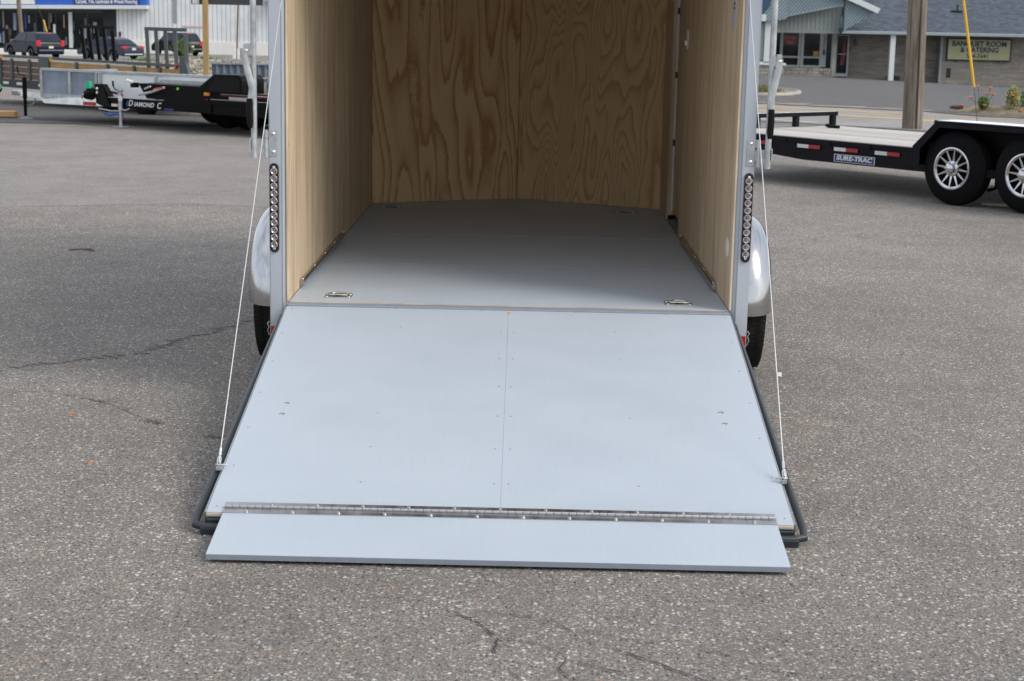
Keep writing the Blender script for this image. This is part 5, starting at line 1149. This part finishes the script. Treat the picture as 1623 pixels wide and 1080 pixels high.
# kerbed planters
def planter(name, x, y, rx, ry, label, seed):
    root = empty(name, (x, y, gz(x, y)), 0, label, 'planter')
    pts = [(rx*math.cos(t)*(1+0.1*math.sin(3*t+seed)), ry*math.sin(t), 0) for t in [2*math.pi*k/28 for k in range(28)]]
    MB().tube(pts+[pts[0]], 0.09, 6, cap=False).build('kerb_ring', 'concrete', root, loc=(0, 0, 0.06))
    MB().poly([(a*0.97, b*0.97, 0.10) for a, b, c in pts], (0, 0, -0.08)).build('soil', 'straw', root)
    return root
p1_ = planter('grass_planter', 7.3, 45.6, 1.25, 2.6, 'small kerbed planter with green grass by the restaurant drive', 1)
leaf_cloud('grass', 'weed', (0, -0.3, 0.14), (0.9, 1.6, 0.15), 1200, 0.06, p1_, 8, 2.0)
FBd = empty('flower_bed', (12.15, 30.9, gz(12.15, 30.9)), R(-12), 'straw mulched flower bed with orange marigolds at the right picture edge', 'flower bed')
bm = bmesh.new(); n_ = 36
for i in range(n_):
    pass
fb = MB(); ring = [(2.2*math.cos(t)*(1+0.08*math.sin(5*t)), 0.85*math.sin(t)*(1+0.1*math.sin(3*t)), 0) for t in [2*math.pi*k/n_ for k in range(n_)]]
fb.poly([(a, b, 0.0) for a, b, c in ring]); fb.bm.verts.ensure_lookup_table()
r2 = [fb.bm.verts.new((a*0.8, b*0.75, 0.15+0.04*math.sin(i*1.7))) for i, (a, b, c) in enumerate(ring)]; r1 = list(fb.bm.verts)[:n_]
for i in range(n_): fb.bm.faces.new((r1[i], r1[(i+1) % n_], r2[(i+1) % n_], r2[i]))
fb.bm.faces.new(r2); fb.build('mulch', 'straw', FBd, angle=80)
leaf_cloud('dry_stalks', 'straw', (0, 0, 0.14), (1.9, 0.7, 0.10), 900, 0.07, FBd, 14, 0.4)
def flower(x, y, h, green, n, petal, spots_, label, seed):
    root = empty('flower_plant', (x, y, gz(x, y)+0.1), 0, label, 'plant', 'plants in the roadside flower bed')
    leaf_cloud('foliage', green, (0, 0, h*0.45), (0.16*n, 0.16, h*0.5), int(500*n), 0.035, root, seed, 1.5)
    for dx, dz, mt in spots_:
        st_ = MB().tube([(dx*0.5, 0, h*0.4), (dx, -0.12, dz)], 0.006, 4).build('stem', 'weed', root)
        MB().lathe([(-0.018, 0.010), (-0.004, 0.040), (0.008, 0.048), (0.020, 0.034), (0.028, 0.012)], (dx, -0.12, dz), 'Z', 12).build('flower_head', mt, root)
flower(10.5, 31.0, 0.36, 'plant_green', 1.0, 'petal', [(-0.34, 0.27, 'petal_pink'), (-0.18, 0.52, 'petal_pink'), (0.10, 0.50, 'petal_pink'), (0.02, 0.36, 'petal'), (0.17, 0.35, 'petal'), (-0.01, 0.10, 'petal')], 'small marigold plant with orange and coral blooms, left one in the flower bed', 21)
flower(11.05, 30.6, 0.66, 'plant_yellow', 1.3, 'petal', [(-0.05, 0.34, 'petal'), (0.16, 0.0, 'petal')], 'tall yellowing plant with green leaves at the right picture edge', 33)
flower(11.5, 30.9, 0.6, 'plant_green', 1.6, 'petal', [(0.1, 0.4, 'petal')], 'green leafy plant partly cut off by the right picture edge', 35)
flower(9.95, 31.2, 0.07, 'twig', 1.2, 'petal', [(0.08, 0.08, 'petal')], 'low brown plant with one orange bloom beside the guy wire', 40)

# ------------------------------------------------------------------ big pole and guy wire at the kerb
PL = empty('utility_pole', (6.88, 22.2, gz(6.88, 22.2)), 0, 'thick weathered wooden utility pole behind the flatbed trailer', 'utility pole')
pts = [(0.005*0, 0, -0.1), (0.01, 0, 0.8), (0.02, 0, 1.6), (-0.055, 0, 2.4)]
MB().tube([(0.0, 0, -0.1), (-0.02, 0, 1.0), (-0.052, 0, 2.35), (-0.09, 0, 4.0), (-0.2, 0, 9)], [0.178, 0.170, 0.160, 0.152, 0.13], 28).build('trunk', 'pole', PL)
MB().tube([(0.03, -0.178, 0.0), (0.010, -0.170, 1.0), (-0.022, -0.161, 2.35), (-0.06, -0.154, 4.0)], 0.014, 8).build('ground_conduit', 'sign_black', PL)
GW2 = empty('guy_wire', (7.72, 21.0, gz(7.7, 21)), 0, 'yellow plastic guy wire guard slanting above the flatbed trailer fender', 'guy wire')
zb = 0.73-gz(7.7, 21)
MB().tube([(0.0, 0, 0), (-0.12, 0, zb), (-0.42, 0, zb+1.5), (-1.3, 0, 6.6)], 0.006, 6).build('wire', 'guy', GW2)
MB().tube([(-0.125, 0, zb), (-0.405, 0, zb+1.43)], 0.023, 12).build('guard', 'yellow_plastic', GW2)

# ------------------------------------------------------------------ litter on the asphalt
def leaf(x, y, s_, label, rz):
    o = MB().poly([(-s_, 0, 0.004), (-0.3*s_, 0.5*s_, 0.010), (0.6*s_, 0.35*s_, 0.014), (s_, 0, 0.006), (0.3*s_, -0.5*s_, 0.012)], (0, 0, 0.0012)).build('fallen_leaf', 'leaf_orange', None, loc=(x, y, 0.002), rot=(0, 0, rz))
    tag(o, label, 'leaf', 'fallen leaves on the asphalt')
leaf(-1.86, -0.40, 0.015, 'small orange fallen leaf on the asphalt left of the ramp, farther one', 0.4)
leaf(-1.58, -1.17, 0.012, 'small orange fallen leaf on the asphalt left of the ramp, nearer one', 1.4)
tw = MB().tube([(-0.09, 0, 0.006), (0.0, 0.02, 0.012), (0.10, -0.01, 0.006)], 0.005, 5).tube([(0.0, 0.02, 0.012), (0.06, 0.06, 0.008)], 0.004, 5)
tag(tw.build('twig', 'twig', None, loc=(-3.13, 4.56, 0)), 'brown dry twig lying on the asphalt at far left', 'twig')
vs_, fs = [], []
for cx_, cy_, n3 in ((-1.47, -0.49, 60), (-1.52, -0.46, 40), (-1.19, -0.71, 50), (-1.80, -0.12, 30), (-2.3, 0.5, 20)):
    for k in range(n3):
        a, b = cx_+rnd.gauss(0, 0.03), cy_+rnd.gauss(0, 0.012); hh = rnd.uniform(0.004, 0.014); i0 = len(vs_)
        dx = rnd.uniform(-.012, .012); vs_ += [(a-0.0012, b, 0.002), (a+0.0012, b, 0.002), (a+dx, b+rnd.uniform(-.01, .01), 0.002+hh)]; fs.append((i0, i0+1, i0+2))
me = bpy.data.meshes.new('crack_weeds'); me.from_pydata(vs_, [], fs); me.materials.append(MT['weed']); o = bpy.data.objects.new('crack_weeds', me); C.objects.link(o)
stuff(tag(o, 'tiny weeds growing in the asphalt crack left of the ramp', None))
